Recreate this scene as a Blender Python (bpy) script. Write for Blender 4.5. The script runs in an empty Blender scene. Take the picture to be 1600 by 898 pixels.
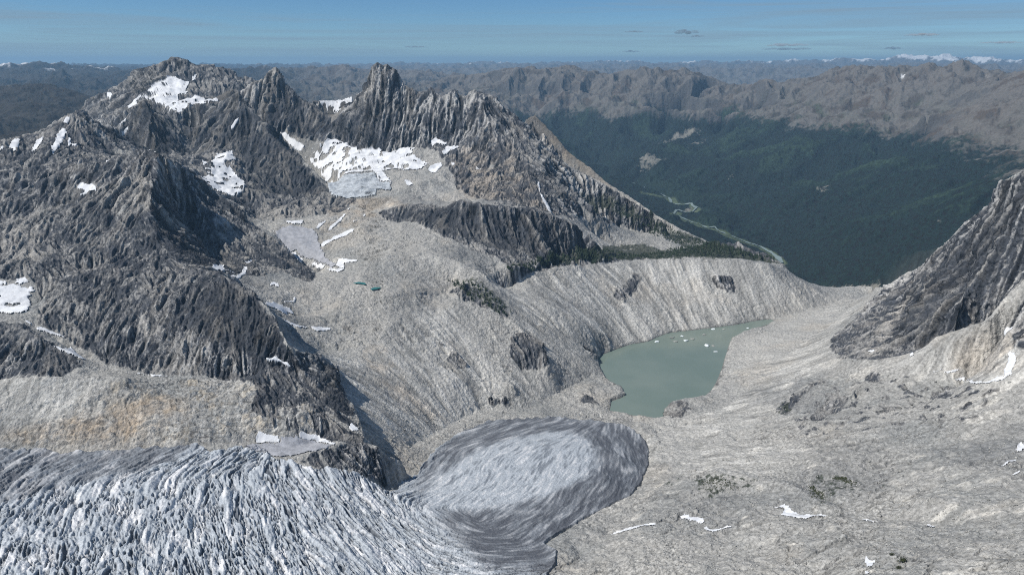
import bpy, math, time
import numpy as np
T0 = time.time()
def log(*a): print('[%.1fs]' % (time.time() - T0), *a)
f32 = np.float32
C = bpy.context.scene
# ------------------------------------------------------------------ camera, sky, sun, exposure
CAM_Z = 3000.0                      # metres above sea level, an aircraft's height
HFOV = math.radians(70.0); FPX = 800.0 / math.tan(HFOV / 2)
PITCH = math.radians(17.1)
cam = bpy.data.cameras.new('camera'); camo = bpy.data.objects.new('camera', cam)
C.collection.objects.link(camo); C.camera = camo
camo.location = (0, 0, CAM_Z); camo.rotation_euler = (math.pi / 2 - PITCH, 0, 0)
cam.sensor_width = 36; cam.lens = 18 / math.tan(HFOV / 2); cam.clip_start = 5; cam.clip_end = 400000
SUN_AZ = math.radians(-108); SUN_EL = math.radians(50)      # azimuth from the view direction, left is negative
w = bpy.data.worlds.new('World'); C.world = w; w.use_nodes = True
nt = w.node_tree; nt.nodes.clear(); N = nt.nodes; L = nt.links
sky = N.new('ShaderNodeTexSky'); sky.sky_type = 'NISHITA'; sky.sun_disc = False
sky.sun_elevation = SUN_EL; sky.sun_rotation = SUN_AZ; sky.altitude = 3000; sky.air_density = 1.0; sky.dust_density = 0.1; sky.ozone_density = 3.0
tc = N.new('ShaderNodeTexCoord'); mp = N.new('ShaderNodeMapping'); mp.inputs['Scale'].default_value = (1.0, 1.6, 34); mp.inputs['Rotation'].default_value = (0, .03, 0)
cn = N.new('ShaderNodeTexNoise'); cn.inputs['Scale'].default_value = 1.6; cn.inputs['Detail'].default_value = 7; cn.inputs['Roughness'].default_value = .62; cn.inputs['Distortion'].default_value = .5
cr = N.new('ShaderNodeMapRange'); cr.inputs[1].default_value = .44; cr.inputs[2].default_value = .64; cr.inputs[3].default_value = 0; cr.inputs[4].default_value = .75
mx = N.new('ShaderNodeMix'); mx.data_type = 'RGBA'; mx.inputs['B'].default_value = (2.9, 4.1, 5.2, 1)
hs_n = N.new('ShaderNodeHueSaturation'); hs_n.inputs['Saturation'].default_value = 1.12; hs_n.inputs['Value'].default_value = .92
bg = N.new('ShaderNodeBackground'); bg.inputs[1].default_value = 0.082
wo = N.new('ShaderNodeOutputWorld')
L.new(tc.outputs['Generated'], mp.inputs[0]); L.new(mp.outputs[0], cn.inputs[0]); L.new(cn.outputs[0], cr.inputs[0])
L.new(cr.outputs[0], mx.inputs[0]); L.new(sky.outputs[0], hs_n.inputs['Color']); tn_ = N.new('ShaderNodeMix'); tn_.data_type = 'RGBA'; tn_.blend_type = 'MULTIPLY'; tn_.inputs['Factor'].default_value = 1; tn_.inputs['B'].default_value = (.70, .92, 1.08, 1)
L.new(hs_n.outputs[0], tn_.inputs['A']); L.new(tn_.outputs['Result'], mx.inputs['A']); L.new(mx.outputs['Result'], bg.inputs[0]); L.new(bg.outputs[0], wo.inputs[0])
sl = bpy.data.lights.new('sun', 'SUN'); sl.energy = 4.8; sl.angle = math.radians(.53); sl.color = (1, .95, .87)
so = bpy.data.objects.new('sun', sl); C.collection.objects.link(so)
from mathutils import Vector
sd = Vector((math.sin(SUN_AZ) * math.cos(SUN_EL), math.cos(SUN_AZ) * math.cos(SUN_EL), math.sin(SUN_EL)))
so.rotation_euler = sd.to_track_quat('Z', 'Y').to_euler()
C.view_settings.view_transform = 'Standard'; C.view_settings.look = 'None'; C.view_settings.exposure = 0.0; C.view_settings.gamma = 1
C.view_settings.use_curve_mapping = False
C.render.engine = 'CYCLES'
C.cycles.max_bounces = 4; C.cycles.diffuse_bounces = 2; C.cycles.volume_bounces = 0; C.cycles.transparent_max_bounces = 8
C.cycles.use_denoising = False
C.cycles.use_adaptive_sampling = False
C.cycles.filter_width = 1.05

# ------------------------------------------------------------------ noise
_rng = np.random.RandomState(7)
_perm = _rng.permutation(256).astype(np.int32); _perm = np.concatenate([_perm, _perm, _perm])
_ang = _rng.rand(256) * 2 * np.pi; _g2x = np.cos(_ang).astype(f32); _g2y = np.sin(_ang).astype(f32)
_g3 = _rng.randn(256, 3); _g3 /= np.linalg.norm(_g3, axis=1)[:, None]; _g3 = _g3.astype(f32)
def perlin2(x, y, seed=0):
    x = np.asarray(x, f32) + f32(seed * 17.37); y = np.asarray(y, f32) + f32(seed * 9.71)
    xf = np.floor(x); yf = np.floor(y); fx = x - xf; fy = y - yf
    xi = xf.astype(np.int32) & 255; yi = yf.astype(np.int32) & 255
    u = fx * fx * fx * (fx * (fx * 6 - 15) + 10); v = fy * fy * fy * (fy * (fy * 6 - 15) + 10)
    a = _perm[xi]; b = _perm[xi + 1]
    def g(h, dx, dy): return _g2x[h] * dx + _g2y[h] * dy
    n00 = g(_perm[a + yi], fx, fy); n10 = g(_perm[b + yi], fx - 1, fy)
    n01 = g(_perm[a + yi + 1], fx, fy - 1); n11 = g(_perm[b + yi + 1], fx - 1, fy - 1)
    p = n00 + u * (n10 - n00); q = n01 + u * (n11 - n01)
    return (p + v * (q - p)) * f32(1.45)
def perlin3(x, y, z, seed=0):
    x = np.asarray(x, f32) + f32(seed * 17.37); y = np.asarray(y, f32) + f32(seed * 9.71); z = np.asarray(z, f32)
    xf = np.floor(x); yf = np.floor(y); zf = np.floor(z); fx = x - xf; fy = y - yf; fz = z - zf
    xi = xf.astype(np.int32) & 255; yi = yf.astype(np.int32) & 255; zi = zf.astype(np.int32) & 255
    s = lambda t: t * t * t * (t * (t * 6 - 15) + 10)
    u, v, q = s(fx), s(fy), s(fz); out = 0
    for dz in (0, 1):
        for dy in (0, 1):
            for dx in (0, 1):
                h = _perm[_perm[_perm[xi + dx] + yi + dy] + zi + dz]; gg = _g3[h]
                n = gg[..., 0] * (fx - dx) + gg[..., 1] * (fy - dy) + gg[..., 2] * (fz - dz)
                out = out + n * (u if dx else 1 - u) * (v if dy else 1 - v) * (q if dz else 1 - q)
    return out * f32(1.5)
def fbm2(x, y, octv=5, seed=0, gain=.5, ridged=False):
    a = 1.0; s = 0; tot = 0; fr = 1.0
    for o in range(octv):
        n = perlin2(x * fr, y * fr, seed + o)
        if ridged: n = 1 - 2 * np.abs(n)
        s = s + n * f32(a); tot += a; a *= gain; fr *= 2.03
    return s / f32(tot)
def sm(x, a, b):
    t = np.clip((x - a) / (b - a), 0, 1); return t * t * (3 - 2 * t)

# ------------------------------------------------------------------ survey: bearings and distances of the features
def ray(px, py):
    """bearing and tangent of the elevation of a sight line from the aircraft"""
    dx = (np.asarray(px, float) - 800) / FPX; dy = (449 - np.asarray(py, float)) / FPX
    hf = math.cos(PITCH) + dy * math.sin(PITCH); up = -math.sin(PITCH) + dy * math.cos(PITCH)
    return np.arctan2(dx, hf), up / np.hypot(dx, hf)
AZ0, AZ1 = -0.86, 0.86
R0, R1 = 450.0, 90000.0
D1 = 0.0016
NU = int((AZ1 - AZ0) / D1); NV = int(math.log(R1 / R0) / D1)
def toidx(az, r): return (az - AZ0) / D1, np.log(r / R0) / D1
cz = np.zeros((NV, NU), np.float64); cc = np.zeros((NV, NU), np.int32)
cons = []; crest = []        # (u, v, z)
def add_samples(az, r, z):
    u, v = toidx(az, r); cons.append((u, v, z))
def dmap(px, d):
    k = .14 * np.clip((620 - px) / 520., 0, 1); return d * (1 + k * np.clip((5500 - d) / 3000., 0, 1))
def Ln(pts, jag=0.0, back=None, seed=0, flat=None, f=.12):
    """a surveyed line: (column, row, distance) or, with a third value below zero, (column, row, height under the aircraft)"""
    P = []
    for (x, y, d) in pts:
        if d < 0: az, t = ray(x, y); d = d / t
        else: d = dmap(x, d)
        P.append((x, y, math.log(d)))
    P = np.array(P); X = []
    if len(P) == 1: X = P
    else:
        for a, b in zip(P[:-1], P[1:]):
            n = max(2, int(np.hypot(b[0] - a[0], b[1] - a[1]) / .7) + int(abs(b[2] - a[2]) / .0015))
            tt = np.linspace(0, 1, n, endpoint=False)[:, None]; X.append(a + (b - a) * tt)
        X.append(P[-1:]); X = np.concatenate(X)
    px, py, r = X[:, 0], X[:, 1].copy(), np.exp(X[:, 2])
    if jag:
        py += jag * (fbm2(px * f, py * 0 + seed * 3.3 + 1.7, 4, seed, .6))
    az, t = ray(px, py); z = r * t
    if flat is not None: z = z * 0 + flat
    add_samples(az, r, z)
    if back or jag >= 3: crest.append((az, r))
    if back:
        add_samples(az, r + back[0], z - back[1])
    return az, r, z
# --- upper glacier and its left margin
Ln([(-200, 703, -850), (0, 702, -860), (150, 702, -865), (310, 697, -870), (400, 690, -880), (450, 700, -890), (500, 692, -900)])
Ln([(-200, 800, -838), (0, 790, -842), (200, 790, -850), (400, 790, -875), (520, 790, -905), (600, 800, -960), (650, 820, -990), (700, 850, -1003)])
Ln([(-200, 898, -815), (0, 898, -820), (200, 898, -825), (400, 898, -850), (560, 898, -910), (660, 898, -970), (760, 898, -995), (850, 898, -1000)])
Ln([(-200, 1000, -800), (300, 1000, -800), (700, 1000, -930), (860, 1000, -985)])
# --- glacier tongue, margin and dome
TONGUE = [(618, 770, -1005), (650, 742, -1012), (680, 705, -1032), (720, 676, -1048), (760, 660, -1058), (800, 657, -1062), (870, 655, -1066), (940, 658, -1070), (985, 668, -1074), (1003, 682, -1076), (1014, 700, -1076), (1012, 730, -1066), (1000, 760, -1052), (985, 777, -1044), (920, 808, -1030), (885, 828, -1022), (850, 852, -1012), (868, 865, -1005), (868, 882, -1000), (855, 898, -996)]
Ln(TONGUE)
Ln([(720, 760, -1000), (760, 730, -1004), (850, 705, -1014), (930, 705, -1022), (970, 715, -1030)])
Ln([(800, 800, -1003), (880, 770, -1007), (950, 750, -1020)])
# --- rock island between the two
Ln([(443, 721, -888), (480, 706, -880), (513, 697, -878), (563, 690, -890), (590, 698, -900), (612, 712, -930), (633, 727, -965)], 2)
Ln([(450, 728, -890), (500, 738, -905), (555, 740, -925), (590, 760, -975), (608, 768, -1000)], 2)
# --- lake
LAKE = [(1188, 500), (1170, 503), (1151, 507), (1120, 511), (1088, 515), (1050, 519), (1038, 522), (1013, 533), (990, 537), (975, 541), (940, 554), (934, 560), (938, 575), (948, 593), (958, 598), (970, 603), (974, 610), (978, 617), (968, 621), (955, 625), (953, 641), (970, 645), (988, 648), (1025, 654), (1040, 650), (1037, 640), (1050, 630), (1071, 624), (1085, 622), (1101, 619), (1113, 608), (1121, 593), (1128, 575), (1137, 545), (1143, 529), (1160, 520), (1176, 515), (1200, 507), (1210, 501), (1205, 498)]
LZ = -1100.0
Ln([(x, y, LZ) for x, y in LAKE] + [(1188, 500, LZ)], flat=LZ + 1)
Ln([(1000, 620, -1125), (1000, 590, -1130), (1060, 560, -1130), (1110, 530, -1125)])
Ln([(960, 570, -1125), (1050, 535, -1125), (1100, 560, -1125), (1080, 600, -1125), (1010, 640, -1118)])
Ln([(900, 640, -1082), (950, 650, -1086), (1010, 660, -1090), (1060, 655, -1088), (1100, 640, -1085)])
Ln([(850, 625, -1075), (890, 605, -1082), (920, 590, -1088)])
# --- lake outlet and the flats beyond
Ln([(1212, 497, -1096), (1245, 490, -1093), (1280, 480, -1091), (1320, 468, -1089), (1370, 458, -1086)])
Ln([(1285, 452, 3900), (1320, 448, 3950), (1350, 447, 3900), (1385, 449, 3800)], 1.5, back=(500, 250))
# --- moraine wall behind the lake
Ln([(780, 455, 2790), (800, 447, 2840), (830, 427, 2920), (870, 418, 3080), (930, 414, 3210), (990, 410, 3330), (1050, 403, 3400), (1100, 402, 3450), (1150, 406, 3480), (1200, 413, 3530), (1230, 425, 3630), (1252, 439, 3640), (1270, 450, 3660), (1288, 460, -1072)], 1.5, seed=3)
Ln([(850, 470, 2720), (900, 500, 2700), (940, 520, 2760)])
# --- wooded rib behind the moraine
Ln([(870, 400, 3150), (905, 390, 3250), (950, 400, 3420), (1000, 400, 3540), (1040, 397, 3590), (1080, 388, 3660), (1110, 378, 3700), (1150, 381, 3720), (1180, 390, 3700), (1205, 402, 3680), (1225, 413, 3660)], 2.5, seed=5)
Ln([(1080, 398, 3560), (1110, 397, 3590), (1150, 401, 3620), (1200, 409, 3650)])
# --- pale old moraine farther back
Ln([(905, 347, 4050), (920, 350, 4050), (970, 357, 4080), (1020, 368, 4120), (1068, 387, 4150)], 1)
Ln([(930, 388, 3780), (1000, 398, 3800), (1060, 398, 3900)])
# --- scree slopes
Ln([(500, 548, 2140), (520, 545, 2160), (550, 539, 2190), (590, 531, 2240), (605, 512, 2310), (640, 490, 2420), (700, 455, 2640)], 2, seed=7)
Ln([(570, 695, -950), (600, 722, -990), (630, 745, -1008)])
Ln([(640, 700, -1028), (690, 670, -1045), (740, 645, -1058)])
Ln([(750, 640, -1060), (800, 640, -1068), (850, 636, -1078)])
Ln([(705, 440, 2700), (740, 440, 2650), (770, 470, 2560), (800, 500, 2500), (825, 530, 2435), (845, 545, 2390), (858, 562, 2345)], 2, seed=8)
Ln([(815, 578, 2305), (840, 582, 2300), (858, 574, 2318)])
Ln([(700, 590, 2150), (760, 590, 2230), (800, 600, 2190)])
# --- bench with the tarns
Ln([(450, 500, 2300), (500, 490, 2350), (560, 470, 2430), (610, 462, 2480), (660, 450, 2580)])
Ln([(570, 450, 2540), (590, 455, 2520), (610, 450, 2550)])
Ln([(540, 425, 2720), (600, 400, 2800), (660, 395, 2850), (720, 410, 2780), (760, 430, 2700)])
Ln([(560, 360, 3150), (600, 350, 3250), (640, 352, 3200), (700, 375, 3020), (760, 398, 2930), (800, 420, 2850), (850, 424, 2980), (900, 404, 3120)], 2, seed=9)
Ln([(545, 325, 3500), (600, 322, 3500)])
# --- dark band of cliffs over the bench
Ln([(605, 312, 3480), (640, 320, 3400), (690, 328, 3300), (712, 314, 3280), (730, 312, 3260), (760, 321, 3230), (800, 325, 3230), (840, 330, 3260), (870, 340, 3270), (900, 352, 3280), (920, 366, 3290), (936, 384, 3300)], 4, seed=11)
Ln([(690, 318, 3600), (740, 318, 3500), (800, 320, 3450), (860, 330, 3480)])
Ln([(820, 395, 3050), (870, 400, 3080)])
# --- snow bowl
Ln([(520, 303, 3720), (545, 309, 3680), (580, 308, 3660), (610, 305, 3650), (640, 292, 3750), (670, 280, 3850)])
Ln([(500, 225, 4550), (520, 220, 4600), (545, 228, 4500), (560, 236, 4420), (600, 236, 4400), (618, 240, 4350), (640, 228, 4400), (680, 222, 4400), (715, 232, 4300)])
Ln([(520, 265, 4100), (560, 270, 4050), (620, 265, 4100)])
Ln([(545, 245, 4330), (600, 250, 4280)])
# --- main left massif
Ln([(-250, 262, 6200), (-100, 250, 6200), (0, 240, 6200), (60, 236, 6300), (100, 228, 6400), (118, 212, 6400)])
Ln([(-250, 240, 7300), (0, 228, 7300), (100, 215, 7400)])
Ln([(122, 190, 6250), (128, 166, 6230), (133, 155, 6200), (150, 147, 6150), (178, 140, 6150), (187, 133, 6200), (200, 124, 6250), (213, 108, 6300), (223, 103, 6300), (236, 107, 6300), (253, 106, 6350), (258, 95, 6300), (266, 89, 6300), (275, 87, 6300), (284, 92, 6300), (292, 93, 6300), (300, 98, 6300), (318, 102, 6300), (332, 105, 6300), (352, 107, 6200), (364, 112, 6150), (372, 120, 6100), (385, 118, 6050), (400, 124, 6000), (415, 135, 5900)], 5, back=(900, 500), seed=13, f=.25)
Ln([(200, 152, 5850), (225, 140, 5850), (245, 128, 5900), (270, 122, 5950), (295, 128, 5900), (300, 142, 5750), (330, 155, 5600), (345, 152, 5650), (365, 140, 5700)])
Ln([(185, 180, 5500), (215, 165, 5550), (250, 150, 5650), (275, 182, 5250), (300, 172, 5300), (320, 160, 5450)])
Ln([(135, 200, 5750), (150, 185, 5700), (170, 180, 5650)])
Ln([(190, 200, 5100), (210, 190, 5050)])
# --- left pyramid
Ln([(-250, 255, 3500), (-100, 238, 3550), (0, 220, 3650), (15, 217, 3700), (30, 216, 3750), (60, 208, 3800), (80, 196, 3820), (100, 183, 3850), (113, 174, 3870), (125, 169, 3900), (135, 178, 3900), (150, 188, 3870), (165, 200, 3830), (180, 212, 3800), (195, 226, 3750), (207, 236, 3700)], 5, back=(650, 420), seed=17, f=.22)
Ln([(125, 169, 3900), (132, 190, 3780), (138, 210, 3640), (150, 230, 3500)], 2, seed=18)
Ln([(0, 300, 3130), (40, 285, 3130), (80, 268, 3150), (130, 250, 3180), (180, 243, 3230)])
# --- dark pyramid behind
Ln([(120, 225, 4500), (150, 212, 4550), (170, 205, 4600), (186, 196, 4640), (198, 186, 4660), (206, 172, 4690), (215, 162, 4700), (225, 155, 4700), (236, 162, 4700), (250, 174, 4690), (262, 182, 4680), (276, 189, 4660), (284, 200, 4620), (291, 215, 4560), (296, 235, 4450), (310, 256, 4300)], 4, back=(500, 320), seed=19, f=.25)
Ln([(225, 155, 4700), (232, 175, 4600), (230, 200, 4420)], 2)
Ln([(235, 235, 3900), (270, 250, 3800), (300, 275, 3700), (325, 300, 3600)])
# --- wall and peak right of it
Ln([(280, 188, 4950), (285, 177, 4950), (298, 170, 4950), (310, 165, 4900), (330, 161, 4850), (345, 158, 4820), (360, 150, 4800), (366, 144, 4800), (372, 137, 4800), (378, 145, 4780), (388, 160, 4720), (400, 180, 4600), (415, 197, 4500), (430, 215, 4400), (460, 240, 4250), (480, 255, 4120), (495, 272, 4000), (508, 290, 3880), (518, 303, 3790)], 4, back=(260, 130), seed=21, f=.25)
Ln([(372, 137, 4800), (374, 170, 4640), (372, 200, 4500), (380, 240, 4300), (386, 280, 4020)], 3, seed=22)
Ln([(300, 230, 4500), (330, 235, 4350), (355, 237, 4250)])
Ln([(355, 240, 4180), (350, 258, 4050), (335, 275, 3900), (345, 298, 3680), (360, 308, 3620), (372, 300, 3680), (383, 288, 3780)])
Ln([(390, 310, 3660), (400, 330, 3500), (400, 345, 3380), (430, 347, 3320), (465, 340, 3360), (500, 336, 3420), (540, 330, 3480)])
Ln([(430, 290, 3900), (470, 295, 3850), (500, 312, 3720)], 2)
# --- sharp tower and snow col
Ln([(385, 140, 5200), (400, 128, 5200), (412, 122, 5200), (420, 114, 5200), (425, 108, 5200), (430, 103, 5200), (434, 108, 5200), (438, 115, 5180), (447, 130, 5150), (458, 140, 5120), (466, 150, 5080), (475, 157, 5040), (485, 162, 5000), (497, 170, 4950), (510, 180, 4880), (517, 186, 4830)], 3, back=(350, 260), seed=23, f=.3)
Ln([(400, 185, 4850), (425, 200, 4800), (432, 207, 4780), (460, 214, 4700), (490, 222, 4620)])
Ln([(517, 186, 4830), (524, 178, 4830), (530, 172, 4830), (538, 165, 4830), (548, 158, 4830), (556, 151, 4830), (563, 144, 4820), (567, 135, 4800), (569, 125, 4790), (573, 119, 4780), (577, 112, 4780), (580, 106, 4780), (583, 99, 4780), (588, 97, 4780), (592, 96, 4780), (596, 101, 4780), (600, 102, 4780), (605, 100, 4780), (610, 103, 4780), (616, 106, 4780), (621, 110, 4780), (625, 115, 4780), (630, 122, 4760), (635, 131, 4740), (640, 138, 4720), (646, 138, 4700), (650, 145, 4700), (660, 146, 4690), (668, 139, 4680), (672, 135, 4680), (676, 136, 4680), (680, 145, 4670), (686, 149, 4660), (695, 150, 4650), (703, 143, 4640), (708, 140, 4640), (713, 139, 4640), (718, 145, 4630), (724, 151, 4630), (730, 151, 4620), (734, 144, 4620), (742, 140, 4620), (750, 142, 4620), (755, 147, 4610), (760, 148, 4600), (765, 145, 4600), (771, 152, 4600), (778, 157, 4590), (786, 166, 4580), (800, 178, 4560), (815, 191, 4520), (832, 205, 4480), (845, 218, 4440), (860, 233, 4400), (875, 247, 4360), (890, 260, 4330), (915, 272, 4280), (940, 285, 4230), (970, 303, 4190), (1000, 322, 4150), (1040, 347, 4100)], 5, back=(300, 240), seed=29, f=.33)
Ln([(480, 155, 5450), (500, 158, 5450), (525, 158, 5450), (540, 155, 5430), (551, 151, 5400)], back=(900, 600))
Ln([(575, 170, 4640), (592, 160, 4650), (620, 165, 4640), (650, 175, 4600)], 3)
Ln([(660, 200, 4450), (670, 175, 4540), (674, 140, 4670)], 2)
Ln([(712, 142, 4630), (705, 175, 4500), (700, 200, 4420)], 2)
Ln([(750, 143, 4610), (760, 180, 4430), (775, 215, 4250), (790, 250, 4050), (800, 290, 3750)], 4, seed=31)
Ln([(700, 245, 4180), (740, 262, 4020), (720, 300, 3750)])
Ln([(815, 192, 4500), (840, 240, 4150), (855, 290, 3850), (870, 335, 3560)], 4, seed=32)
Ln([(795, 215, 4300), (815, 250, 4020), (840, 290, 3760), (858, 330, 3500)])
Ln([(900, 300, 3950), (930, 330, 3850), (960, 350, 3950)], 3)
# --- brown ridge behind
Ln([(812, 198, 5000), (822, 186, 5000), (829, 182, 5000), (836, 180, 5000), (843, 186, 4980), (852, 196, 4960), (870, 215, 4900), (885, 235, 4850), (905, 250, 4800), (925, 265, 4720), (950, 288, 4640), (980, 305, 4580), (1010, 325, 4500), (1040, 345, 4430), (1080, 366, 4330), (1112, 380, 4250)], 3, back=(900, 520), seed=33, f=.2)
# --- river valley
RIVER = [(1004, 300), (1012, 303), (1030, 307), (1045, 310), (1049, 316), (1062, 320), (1080, 322), (1088, 326), (1082, 332), (1070, 332), (1058, 330), (1052, 336), (1066, 342), (1076, 347), (1090, 352), (1104, 357), (1117, 358), (1130, 364), (1145, 371), (1160, 377), (1176, 382), (1190, 387), (1204, 395), (1216, 405), (1222, 412)]
RZ = -1700.0
Ln([(980, 288, RZ)] + [(x, y, RZ) for x, y in RIVER[::3]] + [(1240, 425, RZ), (1290, 450, RZ), (1340, 470, RZ), (1450, 500, RZ), (1600, 540, RZ)])
Ln([(1060, 305, -1690), (1110, 325, -1690), (1170, 350, -1690), (1215, 380, -1690)])
Ln([(960, 272, -1690), (935, 255, 12300), (900, 232, 12700), (860, 205, 13300)])
Ln([(1030, 255, -1400), (1080, 225, -1230), (1130, 205, -1120), (1190, 188, -1000)])
Ln([(960, 262, -1500), (1000, 235, -1330), (1060, 200, -1180), (1110, 185, -1080)])
Ln([(1250, 340, 8200), (1330, 300, 8600), (1420, 250, 9300), (1500, 225, 9800), (1620, 205, 9800)])
Ln([(1240, 290, 9900), (1330, 262, 10200), (1400, 235, 10600), (1450, 222, 11000)])
Ln([(1450, 330, 6700), (1560, 280, 7200), (1650, 250, 7400)])
Ln([(1400, 400, 5900), (1500, 380, 5700), (1620, 350, 5600)])
# treeline benches
Ln([(850, 182, 14000), (900, 178, 13800), (1000, 170, 13500), (1100, 172, 13300), (1200, 180, 12800), (1300, 186, 12000), (1380, 192, 11500)])
Ln([(780, 160, 15500), (840, 150, 15000), (900, 148, 14800), (960, 150, 14500), (1050, 145, 14500), (1120, 155, 14300)], 3, seed=41)
Ln([(640, 140, 17500), (690, 126, 17500), (720, 118, 17000), (760, 117, 16800), (780, 112, 16500), (795, 107, 16500), (810, 111, 16400), (830, 112, 16200), (850, 109, 16000), (870, 106, 16000), (885, 105, 16000), (896, 104, 16000), (908, 112, 16000), (925, 119, 16000), (945, 123, 16000), (960, 121, 16000), (972, 114, 16000), (985, 110, 15900), (1000, 112, 15800), (1025, 112, 15700), (1060, 111, 15700), (1085, 113, 15700), (1105, 122, 15800), (1130, 132, 16000), (1150, 139, 16000)], 3, back=(1500, 500), seed=43, f=.2)
Ln([(1150, 139, 15500), (1175, 136, 15300), (1192, 126, 15100), (1200, 126, 15000), (1215, 129, 14800), (1235, 132, 14600), (1250, 125, 14600), (1270, 117, 14600), (1290, 112, 14600), (1320, 110, 14600), (1345, 106, 14600), (1358, 106, 14600), (1380, 110, 14500), (1410, 111, 14400), (1430, 112, 14300), (1438, 105, 14300), (1446, 103, 14300), (1458, 106, 14300), (1472, 109, 14300), (1490, 106, 14300), (1500, 104, 14300), (1508, 100, 14300), (1516, 106, 14300), (1530, 107, 14200), (1545, 108, 14100), (1570, 108, 14000), (1600, 115, 14000), (1700, 115, 14000)], 3, back=(1500, 500), seed=44, f=.2)
Ln([(1280, 150, 13200), (1320, 165, 12600), (1370, 172, 12300), (1430, 170, 12400), (1500, 165, 12300)])
Ln([(1240, 150, 13500), (1290, 130, 14000), (1320, 112, 14500)], 3)
Ln([(1490, 160, 12300), (1520, 140, 12300), (1560, 127, 12300), (1600, 120, 12300), (1700, 112, 12300)], 2, seed=46)
Ln([(1440, 183, 11000), (1460, 180, 10900), (1500, 172, 10800), (1560, 165, 10700), (1620, 160, 10600), (1750, 150, 10600)])
# spurs and gullies running down from the two ridges across the valley
_g = np.random.RandomState(12)
for (cx_, cy_, cd_) in (([700, 760, 795, 830, 870, 896, 925, 945, 985, 1060, 1100, 1140], [124, 118, 108, 112, 106, 104, 119, 123, 110, 111, 120, 136], [17300, 16800, 16500, 16200, 16000, 16000, 16000, 16000, 15900, 15700, 15800, 15900]),
                        ([1165, 1200, 1235, 1290, 1350, 1430, 1450, 1500, 1560, 1640], [139, 127, 132, 113, 107, 112, 104, 104, 109, 115], [15400, 15000, 14600, 14600, 14600, 14300, 14300, 14300, 14050, 14000])):
    q_ = cx_[0]
    while q_ < cx_[-1]:
        y_ = np.interp(q_, cx_, cy_); d_ = np.interp(q_, cx_, cd_); k_ = _g.uniform(-26, 18); l_ = _g.uniform(.6, 1.1)
        Ln([(q_, y_ + 1.5, d_ - 60), (q_ + k_ * .4, y_ + 9 * l_, d_ - 550 * l_), (q_ + k_, y_ + 24 * l_, d_ - 1250 * l_)], 1.5, seed=int(q_))
        g_ = q_ + _g.uniform(9, 15); y_ = np.interp(g_, cx_, cy_)
        Ln([(g_ + k_ * .3, y_ + 13 * l_, d_ - 420 * l_), (g_ + k_, y_ + 31 * l_, d_ - 1150 * l_)])
        q_ += _g.uniform(20, 38)
# --- left distance
Ln([(-200, 125, 11500), (-100, 130, 11500), (0, 134, 11500), (30, 133, 11500), (60, 134, 11500), (100, 139, 11500), (135, 152, 11200), (165, 170, 10800)], 2, back=(1500, 500), seed=47)
Ln([(-200, 215, 8300), (0, 215, 8300), (80, 200, 8500), (130, 190, 8500)])
Ln([(-200, 108, 26000), (0, 108, 26000), (12, 106, 26000), (27, 112, 26000), (38, 104, 26000), (45, 101, 26000), (52, 105, 26000), (62, 103, 26000), (75, 107, 26000), (88, 110, 26000), (105, 112, 26000), (119, 104, 26000), (130, 108, 26000), (140, 103, 26000), (152, 107, 26000), (165, 107, 26000), (195, 112, 26000), (215, 114, 26000)], 6, back=(3000, 900), seed=48, f=.4)
Ln([(-200, 128, 20000), (0, 126, 20000), (60, 127, 20000), (140, 130, 20000), (200, 130, 20000)], 3, seed=49)
Ln([(360, 112, 22000), (400, 105, 22000), (413, 104, 22000), (440, 109, 22000), (455, 112, 22000), (475, 107, 22000), (490, 105, 22000), (505, 108, 22000), (530, 111, 22000), (560, 110, 22000), (600, 110, 22000), (650, 113, 22000), (700, 117, 22000), (740, 120, 22000)], 5, back=(2500, 700), seed=50, f=.28)
Ln([(380, 150, 15500), (460, 152, 15500), (540, 155, 15500), (640, 155, 15500)])
Ln([(380, 135, 18000), (460, 128, 19000), (540, 132, 19000), (640, 130, 19000)], 3)
# --- the horizon ranges
for (rr, y0, sd_) in ((34000, 112, 51), (43000, 105, 52)):
    Ln([(-300, y0, rr), (300, y0, rr), (900, y0 - 2, rr), (1500, y0 - 1, rr), (2000, y0, rr)], 7, back=(2500, 900), seed=sd_, f=.11)
Ln([(-300, 104, 56000), (300, 103, 56000), (560, 103, 56000), (640, 100, 56000), (720, 101, 56000), (760, 98, 56000), (800, 101, 56000), (900, 99, 56000), (960, 97, 56000), (1050, 100, 56000), (1100, 99, 56000), (1180, 98, 56000), (1222, 98, 56000), (1240, 94, 56000), (1255, 94, 56000), (1275, 95, 56000), (1290, 99, 56000), (1312, 92, 56000), (1340, 95, 56000), (1370, 98, 56000), (1388, 93, 56000), (1405, 89, 56000), (1414, 85, 56000), (1424, 89, 56000), (1440, 94, 56000), (1455, 93, 56000), (1467, 87, 56000), (1478, 84, 56000), (1490, 89, 56000), (1505, 94, 56000), (1525, 91, 56000), (1545, 90, 56000), (1570, 95, 56000), (1600, 97, 56000), (1900, 99, 56000)], 6, back=(4000, 1400), seed=53, f=.2)
for rr in (38500, 49000, 64000, 89000, 30000):
    add_samples(np.linspace(AZ0, AZ1, 1400), np.full(1400, float(rr)), np.full(1400, -1500.0))
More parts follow.
